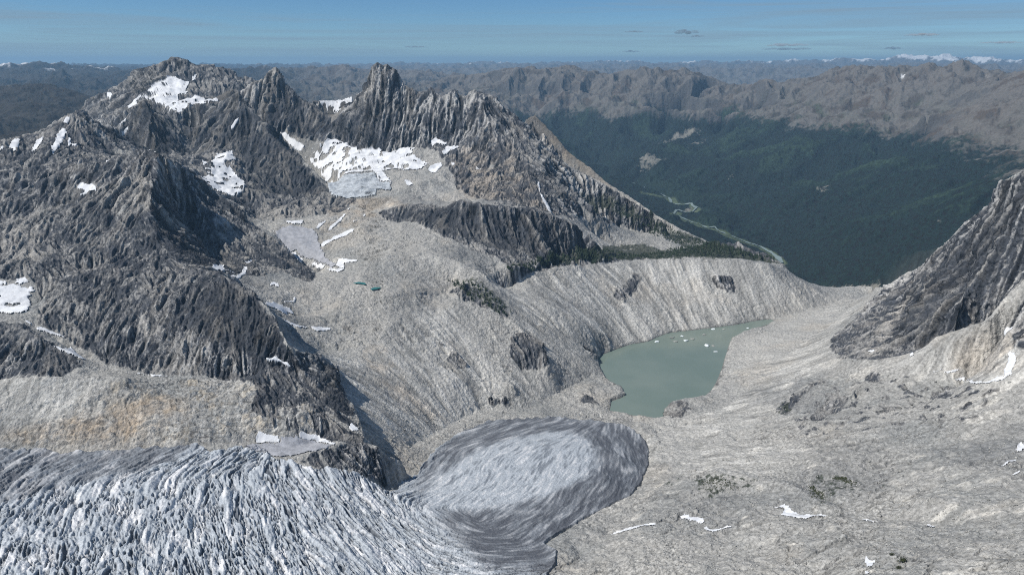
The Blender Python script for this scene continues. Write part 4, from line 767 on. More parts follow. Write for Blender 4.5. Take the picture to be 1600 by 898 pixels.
col = mixc(col, (.43, .425, .405), fnm * .75); crm = np.where(inn, S(crack), 0) * (1 - fnm); col = mixc(col, (.10, .10, .10), crm * sm(NK, -.4, .2) * .75)
col = mixc(col, (.40, .37, .325), sm(fbm2(X / 330, Y / 330, 4, 58) + .3 * NJ, .1, .5) * .5); col = mixc(col, (.19, .195, .198), sm(fbm2(X / 520, Y / 520, 5, 59, .6) + .25 * NK, .08, .42) * .65 * (1 - sm(slm, .45, .7)))
col = col * (1 + (.12 + .34 * nsp) * np.clip(spk, -1, 1) + (.09 * (1 - nsp) + .06 * fnm) * np.clip(lF + lC, -2.5, 2.5) * sm(slm, .22, .42))[..., None]
lich = sm(NI + NJ * .6 + .5 * NK, -.2, .6)
dkm = np.where(inn, S(blur(rock_shade, 6, 2)), 0)
rc = np.empty_like(col); rc[:] = (.062, .068, .080)                                              # dark lichen covered rock
rc = mixc(rc, (.17, .165, .16), sm(NJ + .5 * NK + .45 * lC, .0, 1.0)); rc = mixc(rc, (.30, .29, .27), sm(NK + .7 * NJ + .5 * lF + .3 * lB, .8, 1.7) * .9)
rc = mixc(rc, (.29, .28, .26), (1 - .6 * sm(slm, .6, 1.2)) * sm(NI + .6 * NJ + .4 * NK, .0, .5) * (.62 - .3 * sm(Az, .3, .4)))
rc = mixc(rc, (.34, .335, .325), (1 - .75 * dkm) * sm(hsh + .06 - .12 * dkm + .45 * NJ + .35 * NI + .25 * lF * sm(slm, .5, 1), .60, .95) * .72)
rc = mixc(rc, (.030, .034, .044), sm(1 - hsh + .5 * NK - .3 * lF, .75, 1.15) * .75)
rc = mixc(rc, (.36, .345, .32), np.where(inn, S(paleb), 0) * sm(NJ + .8 * NK + .4 * lF, -.5, .3) * .85)
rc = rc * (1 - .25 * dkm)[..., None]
rc = rc * (1 + .38 * np.clip(lF, -1.5, 1.5) * sm(slm, .4, .8) + .25 * np.clip(spk, -1, 1))[..., None]
rkv = sm(rkm + .3 * NK, .25, .6)
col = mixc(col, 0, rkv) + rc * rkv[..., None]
br = np.where(inn, S(brown), 0) * sm(NJ + .6 * NI, -.5, .3)
bcol = col * np.array((1.12, .97, .82), f32)
col = mixc(col, 0, br) + bcol * br[..., None]
vg = np.where(inn, S(blur(veg, 2, 2)), 0); vn_ = 1 - sm(Rm, 2000, 2300); vgm = sm(vg * (1 - .5 * vn_) + .9 * (NK * (1 + .6 * vn_) + .6 * NJ) * sm(vg, .02, .3), .45, .8)
col = mixc(col, (.035, .045, .03), vgm * .85)
# far slopes: forest below the treeline, brown tundra and screes above
zz = Z + 110 * NI + 150 * fbm2(X / 900, Y / 900, 5, 66, .6)
fr = sm(Rm, 4300, 5200) * (1 - rkm) 
tl = -860 + 25 * sm(Az, .25, .5) + 60 * NJ + 50 * lB
tund = np.empty_like(col); tund[:] = (.078, .069, .060); tund = mixc(tund, (.052, .068, .042), sm(NI + .4 * NJ, -.1, .4) * .85 * (1 - sm(zz, -620, -280))); tund = mixc(tund, (.09, .068, .053), sm(fbm2(X / 1300, Y / 1300, 3, 44), -.1, .3) * .6); tund = mixc(tund, (.15, .142, .132), sm(nf + .6 * NI + .3 * NJ, .1, .6) * .75)
tund = mixc(tund, (.06, .06, .062), sm(slm + .3 * NJ, .55, .9) * .6)
forest = np.empty_like(col); forest[:] = (.009, .018, .016); forest = mixc(forest, (.027, .046, .028), sm(NJ * .6 + .6 * NI + .35 * lB, .0, .8) * (.30 + .55 * sm(zz, -1550, -1050))); forest = forest * (1 + .55 * np.clip(perlin2(X / 26, Y / 26, 87) + .6 * perlin2(X / 55, Y / 55, 86), -1, 1))[..., None]
fm = 1 - sm(zz, tl - 150, tl + 110); fm = sm(fm + .45 * (NJ + .6 * NI) * 4 * fm * (1 - fm), .15, .85)
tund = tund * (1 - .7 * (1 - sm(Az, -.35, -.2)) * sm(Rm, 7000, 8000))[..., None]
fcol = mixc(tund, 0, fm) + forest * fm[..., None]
gp = np.where(inn, S(gap), 0); gpm = sm(gp * .75 + .9 * NI + .8 * NJ + .4 * NK, .4, .75) * sm(gp, .02, .2)
fcol = mixc(fcol, (.24, .23, .20), gpm * .8)
bk = np.where(inn, S(blur(bank, 2, 1)), 0); fcol = mixc(fcol, (.10, .13, .075), sm(bk, .1, .7) * .8)
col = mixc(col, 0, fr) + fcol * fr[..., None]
# distant snow on the highest crests
sn_ = fbm2(X / 1500, Y / 1500, 5, 68, .6) + .5 * NI; fb_ = sm(Rm, 30000, 36000)
hs_ = sm(Rm, 20500, 23500) * sm(Z + 560 * sn_, -80 * (1 - fb_) + 120 * fb_, 60 * (1 - fb_) + 240 * fb_) * (1 - .8 * sm(Az, -.36, -.3) * (1 - fb_))
col = mixc(col, (.75, .77, .8), hs_ * .9)
hs2 = sm(Rm, 11000, 12500) * (1 - sm(Rm, 18000, 20000)) * sm(nf * .6 + NI + .7 * fbm2(X / 700, Y / 700, 3, 69), .95, 1.15) * sm(Z, -350, -200)
col = mixc(col, (.75, .77, .8), hs2 * .8)
# ice
ic = np.empty_like(col); ic[:] = (.45, .49, .535)
iA_ = S(iceA); iB_ = S(iceB); iC_ = S(iceC); cr_ = np.where(inn, S(crv), 0); cr2_ = np.where(inn, S(crv2), 0); tg = S(tongue); up_ = S(upper)
core = S(blur(fill([(700, 735), (760, 700), (830, 682), (890, 675), (930, 695), (935, 730), (890, 765), (820, 790), (720, 805), (640, 800)], 1200, 2300), 34, 2)); dm = (1 - sm(core + .22 * NJ + .12 * NI, .12, .85))
ic = mixc(ic, (.74, .75, .77), sm(NK + .4 * NJ - .6 * iA_ * (1 - tg) - .4 * iB_ * (1 - .6 * tg) - .5 * iC_ * tg, .0, 1.3) * (1 - .25 * tg)); ic = ic * (1 - .08 * tg)[..., None]
ic = mixc(ic, (.12, .135, .16), np.clip(cr_ * .95 * (1 - tg) + cr2_ * .65 * (1 - .6 * tg) + tg * (cr_ * .08 + cr2_ * .3), 0, 1))
ic = mixc(ic, (.085, .09, .105), np.clip(sm(up_ + .25 * NJ, .03, .6) * .72 + sm(dm * tg + .16 * NJ * tg + .05 * iB_ * tg, .15, .85) * .9, 0, .93) * np.clip(.86 + .14 * (iC_ + iB_), 0, 1))
icv = sm(icm, .4, .6); col = mixc(col, 0, icv) + ic * icv[..., None]
np.clip(col, .01, .9, out=col); q_ = icv > .9; wet = np.where(inn, S(near_l), 0) * (1 - sm(Z, LZ + 1, LZ + 5)) * (Z > LZ - 3); col = col * (1 - .45 * sm(wet, .02, .3))[..., None]; print('ICE', ic[q_].mean(0), col[q_].mean(0), dm[q_].mean(), cr_[q_].mean())
log('colours')

# ------------------------------------------------------------------ materials
def material(name, rough=.95, bump=((.08, 1.0), (.4, .3)), var=.25, vscale=.12, spec=.2, attr=True, color=(1, 1, 1), sss=0):
    m = bpy.data.materials.new(name); m.use_nodes = True; n = m.node_tree.nodes; l = m.node_tree.links; b = n['Principled BSDF']
    b.inputs['Roughness'].default_value = rough; b.inputs['Specular IOR Level'].default_value = spec
    if attr: a = n.new('ShaderNodeAttribute'); a.attribute_name = 'albedo'; src = a.outputs['Color']
    else: a = n.new('ShaderNodeRGB'); a.outputs[0].default_value = tuple(color) + (1,); src = a.outputs[0]
    g = n.new('ShaderNodeNewGeometry')
    t = n.new('ShaderNodeTexNoise'); t.inputs['Scale'].default_value = vscale; t.inputs['Detail'].default_value = 5; t.inputs['Roughness'].default_value = .7; l.new(g.outputs['Position'], t.inputs['Vector'])
    mr = n.new('ShaderNodeMapRange'); mr.inputs[1].default_value = .3; mr.inputs[2].default_value = .7; mr.inputs[3].default_value = 1 - var; mr.inputs[4].default_value = 1 + var; l.new(t.outputs['Fac'], mr.inputs[0])
    mm = n.new('ShaderNodeVectorMath'); mm.operation = 'SCALE'; l.new(src, mm.inputs[0]); l.new(mr.outputs[0], mm.inputs['Scale']); l.new(mm.outputs[0], b.inputs['Base Color'])
    prev = None
    for sc, dist in bump:
        q = n.new('ShaderNodeTexNoise'); q.inputs['Scale'].default_value = sc; q.inputs['Detail'].default_value = 4; q.inputs['Roughness'].default_value = .65; l.new(g.outputs['Position'], q.inputs['Vector'])
        bp = n.new('ShaderNodeBump'); bp.inputs['Distance'].default_value = dist; bp.inputs['Strength'].default_value = 1.0; l.new(q.outputs['Fac'], bp.inputs['Height'])
        if prev: l.new(prev.outputs[0], bp.inputs['Normal'])
        prev = bp
    if prev: l.new(prev.outputs[0], b.inputs['Normal'])
    return m
M_ground = material('weathered_rock_and_rubble', bump=((.05, 9.0), (.25, 2.2)), var=.42, vscale=.14)
M_far = material('far_slopes', bump=((.02, 14.0),), var=.25, vscale=.03)
M_ice = material('glacier_ice', rough=.6, bump=((.12, 3.0), (.6, .7)), var=.3, vscale=.25, spec=.3)
M_snow = material('old_snow', rough=.7, bump=((.05, 2.0), (.3, .5)), var=.10, vscale=.05, spec=.25)
M_dice = material('dirty_ice', rough=.75, bump=((.05, 3.0), (.3, .8)), var=.3, vscale=.06, attr=False, color=(.34, .35, .38), spec=.25)
M_bice = material('blue_ice', rough=.6, bump=((.03, 9.0), (.1, 3)), var=.4, vscale=.04, attr=False, color=(.43, .465, .50), spec=.25)

def tag(o, label, cat, kind=None, group=None):
    o['label'] = label; o['category'] = cat
    if kind: o['kind'] = kind
    if group: o['group'] = group
    return o
OFF = f32(CAM_Z)
def mesh_quads(name, P, Q, mats, cols=None, smooth=True):
    """P: (n,3) points, Q: (m,4) corners"""
    me = bpy.data.meshes.new(name); me.vertices.add(len(P)); me.vertices.foreach_set('co', np.ascontiguousarray(P, f32).ravel())
    k = Q.shape[1]; me.loops.add(Q.size); me.loops.foreach_set('vertex_index', np.ascontiguousarray(Q, np.int32).ravel())
    me.polygons.add(len(Q)); me.polygons.foreach_set('loop_start', np.arange(0, Q.size, k, dtype=np.int32))
    try: me.polygons.foreach_set('loop_total', np.full(len(Q), k, np.int32))
    except Exception: pass
    me.update(calc_edges=True)
    if smooth: me.polygons.foreach_set('use_smooth', np.ones(len(Q), bool))
    if cols is not None:
        at = me.color_attributes.new('albedo', 'FLOAT_COLOR', 'POINT'); c4 = np.ones((len(P), 4), f32); c4[:, :3] = cols; at.data.foreach_set('color', c4.ravel())
    me.materials.append(mats); o = bpy.data.objects.new(name, me); C.collection.objects.link(o); return o
P3 = np.stack([X, Y, Z + OFF], -1).reshape(-1, 3); C3 = col.reshape(-1, 3)
ii = (np.arange(NR - 1)[:, None] * NC + np.arange(NC - 1)[None, :])
QA = np.stack([ii, ii + 1, ii + NC + 1, ii + NC], -1)[:, :, ::1]       # (NR-1, NC-1, 4) facing up
def submesh(name, sel, mat, P=None):
    Q = QA[sel]; used = np.zeros(NR * NC, bool); used[Q.ravel()] = True
    mp_ = np.cumsum(used) - 1; idx = np.nonzero(used)[0]
    return mesh_quads(name, (P3 if P is None else P)[idx], mp_[Q], mat, C3[idx] if P is None or True else None)
# which part of the country a face belongs to
def reg(poly, a, b, k=0): return S(fill(poly, a, b))[:-1, :-1] > .5
Rf = Rm[:-1, :-1]; Af = Az[:-1, :-1]; inf_ = inn[:-1, :-1]
G = np.zeros(Rf.shape, np.int8)
fmf = fm[:-1, :-1]
kf_ = 1 + .14 * np.clip((-Af - .15) / .45, 0, 1)
G[(Rf > 3150 * kf_) & (Af < .0)] = 2
G[(Rf > 3300) & (Af < .32)] = 2
peak = reg([(1385, 449), (1600, 264), (1900, 130), (1900, 560), (1600, 560), (1550, 500), (1440, 552), (1310, 566), (1290, 530), (1330, 485)], 2000, 3700)
G[(Af > .40) & (Rf > 2280) & (Rf < 4200)] = 4
butt = reg([(-230, 495), (0, 495), (60, 480), (95, 434), (358, 428), (452, 543), (530, 575), (572, 692), (440, 650), (400, 600), (-230, 600)], 1500, 2320)
G[butt & inf_] = 3
G[(Rf > 2330 * kf_) & (Rf < 3160 * kf_) & (Af < -.17)] = 9
mor = reg([(770, 455), (870, 416), (1100, 400), (1230, 420), (1290, 460), (1200, 497), (1050, 519), (940, 554), (880, 560), (820, 520)], 2600, 3460)
G[mor & inf_] = 5
G[(Rf > 4300) & ((Af > .32) | (Rf > 7400))] = 6
G[(Rf > 5400) & (Af > .04)] = 6
G[(G == 6) & (fmf < .5) & (Rf > 9500)] = 7
G[(Rf > 18500)] = 8
G[(Rf > 31000)] = 10
G[inf_ & (icm[:-1, :-1] > .5) & (Rf < 2700)] = 1
REG = {0: ('ground', M_ground, 'pale grey rubble slopes and benches around the lake and glacier', 'slope'),
 1: ('glacier', M_ice, 'crevassed blue grey glacier with a rounded tongue ending before the lake', 'glacier'),
 2: ('mountain', M_ground, 'jagged dark granite spires around the snow bowl', 'mountain'),
 3: ('mountain', M_ground, 'dark craggy buttress rising over the left side of the glacier', 'mountain'),
 9: ('mountain', M_ground, 'broad blotchy dome with a shaded cliff behind the dark buttress', 'mountain'),
 4: ('mountain', M_ground, 'steep dark rock peak at the right edge above pale scree', 'mountain'),
 5: ('moraine', M_ground, 'pale furrowed moraine wall behind the green lake', 'moraine'),
 6: ('valley', M_far, 'dark forested valley sides beyond the moraine', 'valley'),
 7: ('hills', M_far, 'brown bare ridges above the treeline across the valley', 'hills'),
 8: ('hills', M_far, 'blue hazy ranges in the middle distance with small snowfields', 'hills'),
 10: ('hills', M_far, 'snow tipped ranges along the horizon', 'hills')}
for g, (nm, mt, lab, cat) in REG.items():
    sel = G == g
    if sel.any(): tag(submesh(nm, sel, mt), lab, cat, 'structure')
log('terrain built')

# ------------------------------------------------------------------ snow patches and small glaciers, each lying on the ground as a sheet of its own
wu = perlin2(Um / 7, Vm / 7, 91) * 2.2 + perlin2(Um / 2.7, Vm / 2.7, 92) * 1.1; wv = perlin2(Um / 7, Vm / 7, 93) * 2.2 + perlin2(Um / 2.7, Vm / 2.7, 94) * 1.1
Zs = np.where(inn, bil(blur(hf2, 1, 1), Um, Vm), Z)
th0 = (1.0 + Rm * .0011)
hole = fbm2(X / 55, Y / 55, 4, 95, .6)
for q, (lab, a, b, P) in enumerate(SNOW + ICEPATCH):
    M = SN[q]; ys, xs = np.nonzero(M)
    if len(xs) == 0: print('EMPTY SNOW', lab); continue
    x0, x1, y0, y1 = xs.min() - 6, xs.max() + 6, ys.min() - 6, ys.max() + 6
    j0 = int(np.searchsorted(Um[0], x0)); j1 = int(np.searchsorted(Um[0], x1)) + 1
    rowsel = ((Vm[:, j0:j1] > y0) & (Vm[:, j0:j1] < y1)).any(1); rws = np.nonzero(rowsel)[0]
    if len(rws) < 2 or j1 - j0 < 2: print('TINY SNOW', lab); continue
    i0, i1 = rws[0], rws[-1] + 1; sl_ = (slice(i0, i1), slice(j0, j1))
    kk = min(1.0, math.sqrt(len(xs)) / 40)
    s = bil(M, Um[sl_] + wu[sl_] * kk, Vm[sl_] + wv[sl_] * kk)
    if len(xs) > 900 and q < len(SNOW): s = s - 1.3 * sm(hole[sl_] + .25 * slm[sl_] - .04 * (b > 4600), .26, .44)
    keep = s > .22
    kf = keep[:-1, :-1] & keep[1:, :-1] & keep[:-1, 1:] & keep[1:, 1:]
    if not kf.any(): print('NO SNOW FACES', lab); continue
    base = np.maximum(Zs[sl_], Z[sl_] - .5)
    zt = base + th0[sl_] * np.clip((s - .45) * 2.2, -1, 1)
    H_, W_ = s.shape; id_ = np.arange(H_ * W_).reshape(H_, W_)
    Q = np.stack([id_[:-1, :-1], id_[:-1, 1:], id_[1:, 1:], id_[1:, :-1]], -1)[kf]
    used = np.zeros(H_ * W_, bool); used[Q.ravel()] = True; mp_ = np.cumsum(used) - 1; idx = np.nonzero(used)[0]
    Pp = np.stack([X[sl_], Y[sl_], zt + OFF], -1).reshape(-1, 3)[idx]
    isn = q < len(SNOW)
    sc_ = np.empty(s.shape + (3,), f32); sc_[:] = (.76, .78, .81); sc_ = mixc(sc_, (.36, .355, .345), (1 - sm(s + .6 * NK[sl_], .4, 1.0)) * .85); sc_ = mixc(sc_, (.47, .49, .53), sm(hole[sl_] + .5 * NJ[sl_], -.1, .5) * .6)
    o = mesh_quads('snow_patch' if isn else 'ice_patch', Pp, mp_[Q], M_snow if isn else (M_dice, M_bice, M_dice)[q - len(SNOW)], sc_.reshape(-1, 3)[idx] if isn else None)
    tag(o, lab, 'snow patch' if isn else 'ice', 'thing', 'snow patches lying on the slopes' if isn else None)
log('snow')

# ------------------------------------------------------------------ water
def water(name, deep, rough=.12):
    m = bpy.data.materials.new(name); m.use_nodes = True; n = m.node_tree.nodes; l = m.node_tree.links; b = n['Principled BSDF']
    b.inputs['Base Color'].default_value = deep + (1,); b.inputs['Roughness'].default_value = rough; b.inputs['IOR'].default_value = 1.33
    g = n.new('ShaderNodeNewGeometry'); t = n.new('ShaderNodeTexNoise'); t.inputs['Scale'].default_value = .4; t.inputs['Detail'].default_value = 3; l.new(g.outputs['Position'], t.inputs['Vector'])
    bp = n.new('ShaderNodeBump'); bp.inputs['Distance'].default_value = .06; l.new(t.outputs[0], bp.inputs['Height']); l.new(bp.outputs[0], b.inputs['Normal'])
    return m
M_lake = water('silty_lake_water', (.165, .21, .185))
_n = M_lake.node_tree.nodes; _l = M_lake.node_tree.links; _t = _n.new('ShaderNodeTexNoise'); _t.inputs['Scale'].default_value = .006; _t.inputs['Detail'].default_value = 5; _g = _n.new('ShaderNodeNewGeometry'); _l.new(_g.outputs['Position'], _t.inputs['Vector'])
_r = _n.new('ShaderNodeValToRGB'); _r.color_ramp.elements[0].position = .35; _r.color_ramp.elements[0].color = (.15, .197, .172, 1); _r.color_ramp.elements[1].position = .68; _r.color_ramp.elements[1].color = (.185, .228, .20, 1); _l.new(_t.outputs[0], _r.inputs[0]); _l.new(_r.outputs[0], _n['Principled BSDF'].inputs['Base Color']); M_tarn = water('tarn_water', (.03, .16, .15)); M_river = water('river_water', (.20, .25, .24), .4)
def pts_world(P, zc, grow=1.0):
    P = densify(P, 3); az, t = ray(P[:, 0], P[:, 1]); r = zc / t; x, y = r * np.sin(az), r * np.cos(az)
    cx, cy = x.mean(), y.mean(); return cx + (x - cx) * grow, cy + (y - cy) * grow
def sheet(name, x, y, z, mat):
    me = bpy.data.meshes.new(name); me.from_pydata([(a, b, z) for a, b in zip(x, y)], [], [list(range(len(x)))]); me.materials.append(mat)
    o = bpy.data.objects.new(name, me); C.collection.objects.link(o); return o
x, y = pts_world(LAKE, LZ, 1.05)
tag(sheet('lake', x[::-1], y[::-1], LZ + CAM_Z, M_lake), 'milky grey green lake between the moraine and the rubble slopes', 'lake', 'structure')
def ground(px, py, a=500, b=13000):
    az, r = cast(np.atleast_1d(px), np.atleast_1d(py), a, b); u = (az - AZ0) / D2; v = np.log(r / R0) / D2
    z = bil(hf2, u, v); return az, r, z
for lab, P in (('larger turquoise tarn on the pale bench', crop(400, 285, [(715, 672), (735, 660), (780, 658), (775, 668), (745, 680), (720, 682)])), ('thin turquoise tarn strip left of the larger tarn', crop(400, 285, [(605, 645), (640, 632), (680, 640), (690, 655), (650, 648), (620, 650)]))):
    az, r, z = ground(*np.array(P).T, 2200, 2900); zc = float(z.max()) + .6
    tag(sheet('lake', (r * np.sin(az))[::-1], (r * np.cos(az))[::-1], zc + CAM_Z, M_tarn), lab, 'tarn', 'structure')
def vert_near(az, r):
    """height of the finished terrain mesh at a spot"""
    az = np.atleast_1d(az); r = np.atleast_1d(r); j = np.clip(np.searchsorted(caz, az), 1, NC - 1); out = []
    for q in range(len(az)): out.append(np.interp(r[q], Rm[:, j[q]], Z[:, j[q]]))
    return np.array(out)
PR = densify([(980, 288)] + RIVER, 2, False); az, t = ray(PR[:, 0], PR[:, 1]); r = RZ / t
rx, ry = r * np.sin(az), r * np.cos(az); tx, ty = np.gradient(rx), np.gradient(ry); tn = np.hypot(tx, ty) + 1e-6
wd = 9 + 14 * np.abs(perlin2(np.arange(len(rx)) / 5.0, np.zeros(len(rx)), 12))
vs_ = []
for sgn in (-1, 0, 1):
    vx, vy = rx - ty / tn * wd * sgn, ry + tx / tn * wd * sgn; vz = vert_near(np.arctan2(vx, vy), np.hypot(vx, vy)); vs_.append(np.stack([vx, vy, vz + 9 + CAM_Z], 1))
n = len(rx); Pv = np.concatenate(vs_); Q = []
for a in range(2):
    for i in range(n - 1): Q.append((a * n + i, (a + 1) * n + i, (a + 1) * n + i + 1, a * n + i + 1))
tag(mesh_quads('river', Pv, np.array(Q)[:, ::-1], M_river), 'pale braided river winding along the forested valley floor', 'river', 'structure')

# ------------------------------------------------------------------ boulders, icebergs, trees
def lump(seed, n=2, jit=.3, flat=.7):
    import bmesh
    rg = np.random.RandomState(seed); bm = bmesh.new(); bmesh.ops.create_icosphere(bm, subdivisions=n, radius=1)
    pl = rg.randn(9, 3); pl /= np.linalg.norm(pl, axis=1)[:, None]; dd = .55 + .3 * rg.rand(9)
    for v in bm.verts:
        p = np.array(v.co)
        for a, b in zip(pl, dd):
            e = p @ a - b
            if e > 0: p = p - a * e
        p *= 1 + jit * .2 * rg.randn(); v.co = (p[0], p[1], p[2] * flat)
    me = bpy.data.meshes.new('lump'); bm.to_mesh(me); bm.free(); return me
M_boul = material('boulder_rock', bump=((.3, .6),), var=.3, vscale=.2, attr=False, color=(.20, .20, .19))
M_berg = material('iceberg_ice', rough=.5, bump=((.3, .6),), var=.15, vscale=.2, attr=False, color=(.72, .78, .8))
M_dberg = material('dirty_berg_ice', rough=.8, bump=((.3, .6),), var=.3, vscale=.2, attr=False, color=(.30, .31, .29))
BG = [(crop(800, 500, [(902, 135)])[0], 9, 5, 0, 'white iceberg nearest the moraine shore of the lake'), (crop(800, 500, [(1215, 158)])[0], 12, 5, 0, 'bright white iceberg alone in the far right part of the lake'),
 (crop(800, 500, [(1085, 127)])[0], 11, 4, 0, 'white topped iceberg in the middle of the floe cluster'), (crop(800, 500, [(1255, 55)])[0], 9, 4, 0, 'white iceberg at the far end of the lake near the moraine'),
 (crop(800, 500, [(1060, 100)])[0], 8, 3, 0, 'small pale iceberg behind the floe cluster'), (crop(800, 500, [(1000, 108)])[0], 12, 2.5, 1, 'flat grey floe at the left end of the cluster'),
 (crop(800, 500, [(1125, 116)])[0], 12, 3, 1, 'grey wedge shaped floe at the right end of the cluster'), (crop(800, 500, [(1020, 130)])[0], 12, 1.5, 1, 'low grey floe in front of the cluster'),
 (crop(800, 500, [(1195, 90)])[0], 9, 3, 1, 'grey rounded berg between the cluster and the far end'), (crop(800, 500, [(1255, 160)])[0], 7, 3, 1, 'grey lump of ice right of the bright white berg'),
 (crop(800, 500, [(1270, 195)])[0], 9, 1.8, 0, 'low pale floe below the bright white berg'), (crop(800, 500, [(1320, 55)])[0], 7, 2, 1, 'small grey floe close to the far outlet'),
 (crop(800, 500, [(1012, 68)])[0], 5, 3, 0, 'tiny white berg grounded on the moraine shore'), (crop(800, 500, [(1470, 48)])[0], 6, 1.5, 0, 'pale sliver of ice in the narrow lake outlet')]
for i, ((px, py), sx, sz, dk, lab) in enumerate(BG):
    az, t = ray(px, py); r = (LZ + 1) / t; me = lump(100 + i, 2, .5, 1.0); me.materials.append(M_dberg if dk else M_berg)
    o = bpy.data.objects.new('iceberg', me); C.collection.objects.link(o); o.location = (r * math.sin(az), r * math.cos(az), LZ + CAM_Z + sz * .15); o.scale = (sx * 1.2, sx * .9, sz * 1.2); o.rotation_euler = (.15 * math.sin(i), .1, i * 1.3)
    tag(o, lab, 'iceberg', 'thing', 'icebergs floating on the lake')
rg = np.random.RandomState(3)
def scatter(mesh_list, px, py, size, a, b, name, label, cat, mat_i=None, up=.2, tall=1.0, tilt=.4):
    """many small pieces merged into one mesh (nobody could count them)"""
    az, r, z = ground(px, py, a, b); z = vert_near(az, r); V_, F_, off = [], [], 0; pre = []
    for me in mesh_list:
        v = np.array([tuple(q.co) for q in me.vertices], f32); f = np.array([tuple(p.vertices) for p in me.polygons], np.int32); pre.append((v, f))
    for i in range(len(az)):
        v, f = pre[i % len(pre)]; s = size[i]; c_, s_ = math.cos(i * 2.1), math.sin(i * 2.1)
        w_ = v * (s, s, s * tall); w_ = np.stack([w_[:, 0] * c_ - w_[:, 1] * s_, w_[:, 0] * s_ + w_[:, 1] * c_, w_[:, 2]], 1) + (r[i] * math.sin(az[i]), r[i] * math.cos(az[i]), z[i] + CAM_Z + up * s)
        V_.append(w_); F_.append(f + off); off += len(v)
    o = mesh_quads(name, np.concatenate(V_), np.concatenate(F_), mat_i, smooth=False); tag(o, label, cat, 'stuff'); return o
lm = [lump(s, 1, .8, .8) for s in range(6)]
M_rub = material('pale_rubble', bump=((.4, .4),), var=.45, vscale=.08, attr=False, color=(.36, .355, .335))
n = 5200; px = rg.uniform(1000, 1600, n); py = 590 + 310 * rg.rand(n) ** .8
ok = py > 600 + 60 * np.maximum(0, (1150 - px) / 150); ok &= ~((px < 1060) & (py < 800))
px, py = px[ok], py[ok]; scatter(lm, px, py, np.exp(rg.randn(len(px)) * .5) * .9 + .2, 600, 2300, 'rubble', 'loose pale boulders strewn over the right foreground slope', 'rubble', M_rub)
n = 2600; px = rg.uniform(560, 900, n); py = rg.uniform(560, 720, n); ok = (py < 700 - (px - 600) * .3) | (px < 660); ok &= (py > 640 - (px - 560) * .1); px, py = px[ok], py[ok]
scatter(lm, px, py, np.exp(rg.randn(len(px)) * .5) * 1.1 + .3, 1500, 2600, 'rubble', 'loose blocks scattered over the scree between buttress and glacier tongue', 'rubble', M_rub)
# countable big boulders and dark trees in the foreground
BO = [((1269, 838), 3, 'dark boulder beside the curled snow patch'), ((1118, 837), 2.5, 'dark boulder below the curled snow patch'), ((1088, 808), 2, 'small dark boulder on the double lobed snow patch'),
 ((1305, 845), 2.2, 'angular boulder in the lower right foreground'), ((1313, 848), 2.0, 'boulder just right of the angular foreground one'), ((1543, 785), 3.5, 'grey block near the right edge of the foreground'), ((1585, 793), 4, 'big pale block at the right edge of the foreground'),
 ((1453, 780), 3, 'pale block on the smooth slope right of the shrubs'), ((1467, 690), 4, 'white faced boulder on the grey rubble slope'), ((1405, 640), 6, 'dark boulder among the blocks under the scree bowl'), ((1424, 635), 5, 'dark boulder right of the first one under the scree bowl'),
 ((1380, 668), 5, 'dark boulder lower down under the scree bowl'), ((1350, 654), 6, 'dark hump at the left end of the boulder field'), ((1462, 598), 5, 'dark boulder just below the curved snow patch')]
BO[0] = ((1116, 838), 3, 'dark boulder beside the curled snow patch'); BO[1] = ((1118, 846), 2.0, 'small dark boulder below the curled snow patch')
for i, ((px, py), s, lab) in enumerate(BO):
    az, r, z = ground(px, py, 700, 2600); z = vert_near(az, r); me = lump(200 + i, 2, .6, .8); me.materials.append(M_rub if 'pale' in lab or 'white' in lab else M_boul)
    o = bpy.data.objects.new('boulder', me); C.collection.objects.link(o); o.location = (float(r[0] * np.sin(az[0])), float(r[0] * np.cos(az[0])), float(z[0]) + CAM_Z + s * .25); o.scale = (s, s * .8, s * .8); o.rotation_euler = (0, 0, i)
    tag(o, lab, 'boulder', 'thing', 'single boulders on the slopes')
def conifer(seed):
    """narrow alpine conifer: trunk spike with drooping ragged tiers"""
    import bmesh
    g = np.random.RandomState(seed); bm = bmesh.new(); k = 0
    for t in range(5):
        zb = .12 + t * .17; ra = (.26 - t * .045); ring = [bm.verts.new((ra * math.cos(a) * (1 + .35 * g.randn() * .5), ra * math.sin(a) * (1 + .35 * g.randn() * .5), zb + .04 * g.randn())) for a in np.linspace(0, 6.283, 7)[:-1]]
        tip = bm.verts.new((0, 0, zb + .30))
        for a in range(6): bm.faces.new((ring[a], ring[(a + 1) % 6], tip))
    me = bpy.data.meshes.new('conifer'); bm.to_mesh(me); bm.free(); return me
M_tree = material('conifer_needles', bump=(), var=.4, vscale=.2, attr=False, color=(.03, .045, .028))
cf = [conifer(s) for s in range(5)]
px, py = [], []
for (P, n) in (([(900, 390), (1000, 401), (1110, 380), (1220, 408), (1150, 400), (1000, 405), (900, 408)], 1500), ([(700, 440), (745, 440), (800, 488), (790, 494), (740, 470)], 120), ([(960, 330), (1040, 355), (1110, 384), (1050, 382), (980, 352)], 500), ([(790, 420), (880, 400), (900, 405), (830, 424)], 350)):
    P = np.array(P, float); x0, y0 = P.min(0); x1, y1 = P.max(0); qx = rg.uniform(x0, x1, n * 3); qy = rg.uniform(y0, y1, n * 3); ins = np.zeros(len(qx), bool)
    for a, b in zip(P, np.roll(P, -1, 0)):
        if a[1] == b[1]: continue
        cnd = ((qy >= a[1]) != (qy >= b[1])) & (qx < a[0] + (qy - a[1]) / (b[1] - a[1]) * (b[0] - a[0])); ins ^= cnd
    keep = np.nonzero(ins)[0][:n]; px.append(qx[keep]); py.append(qy[keep])
px, py = np.concatenate(px), np.concatenate(py)
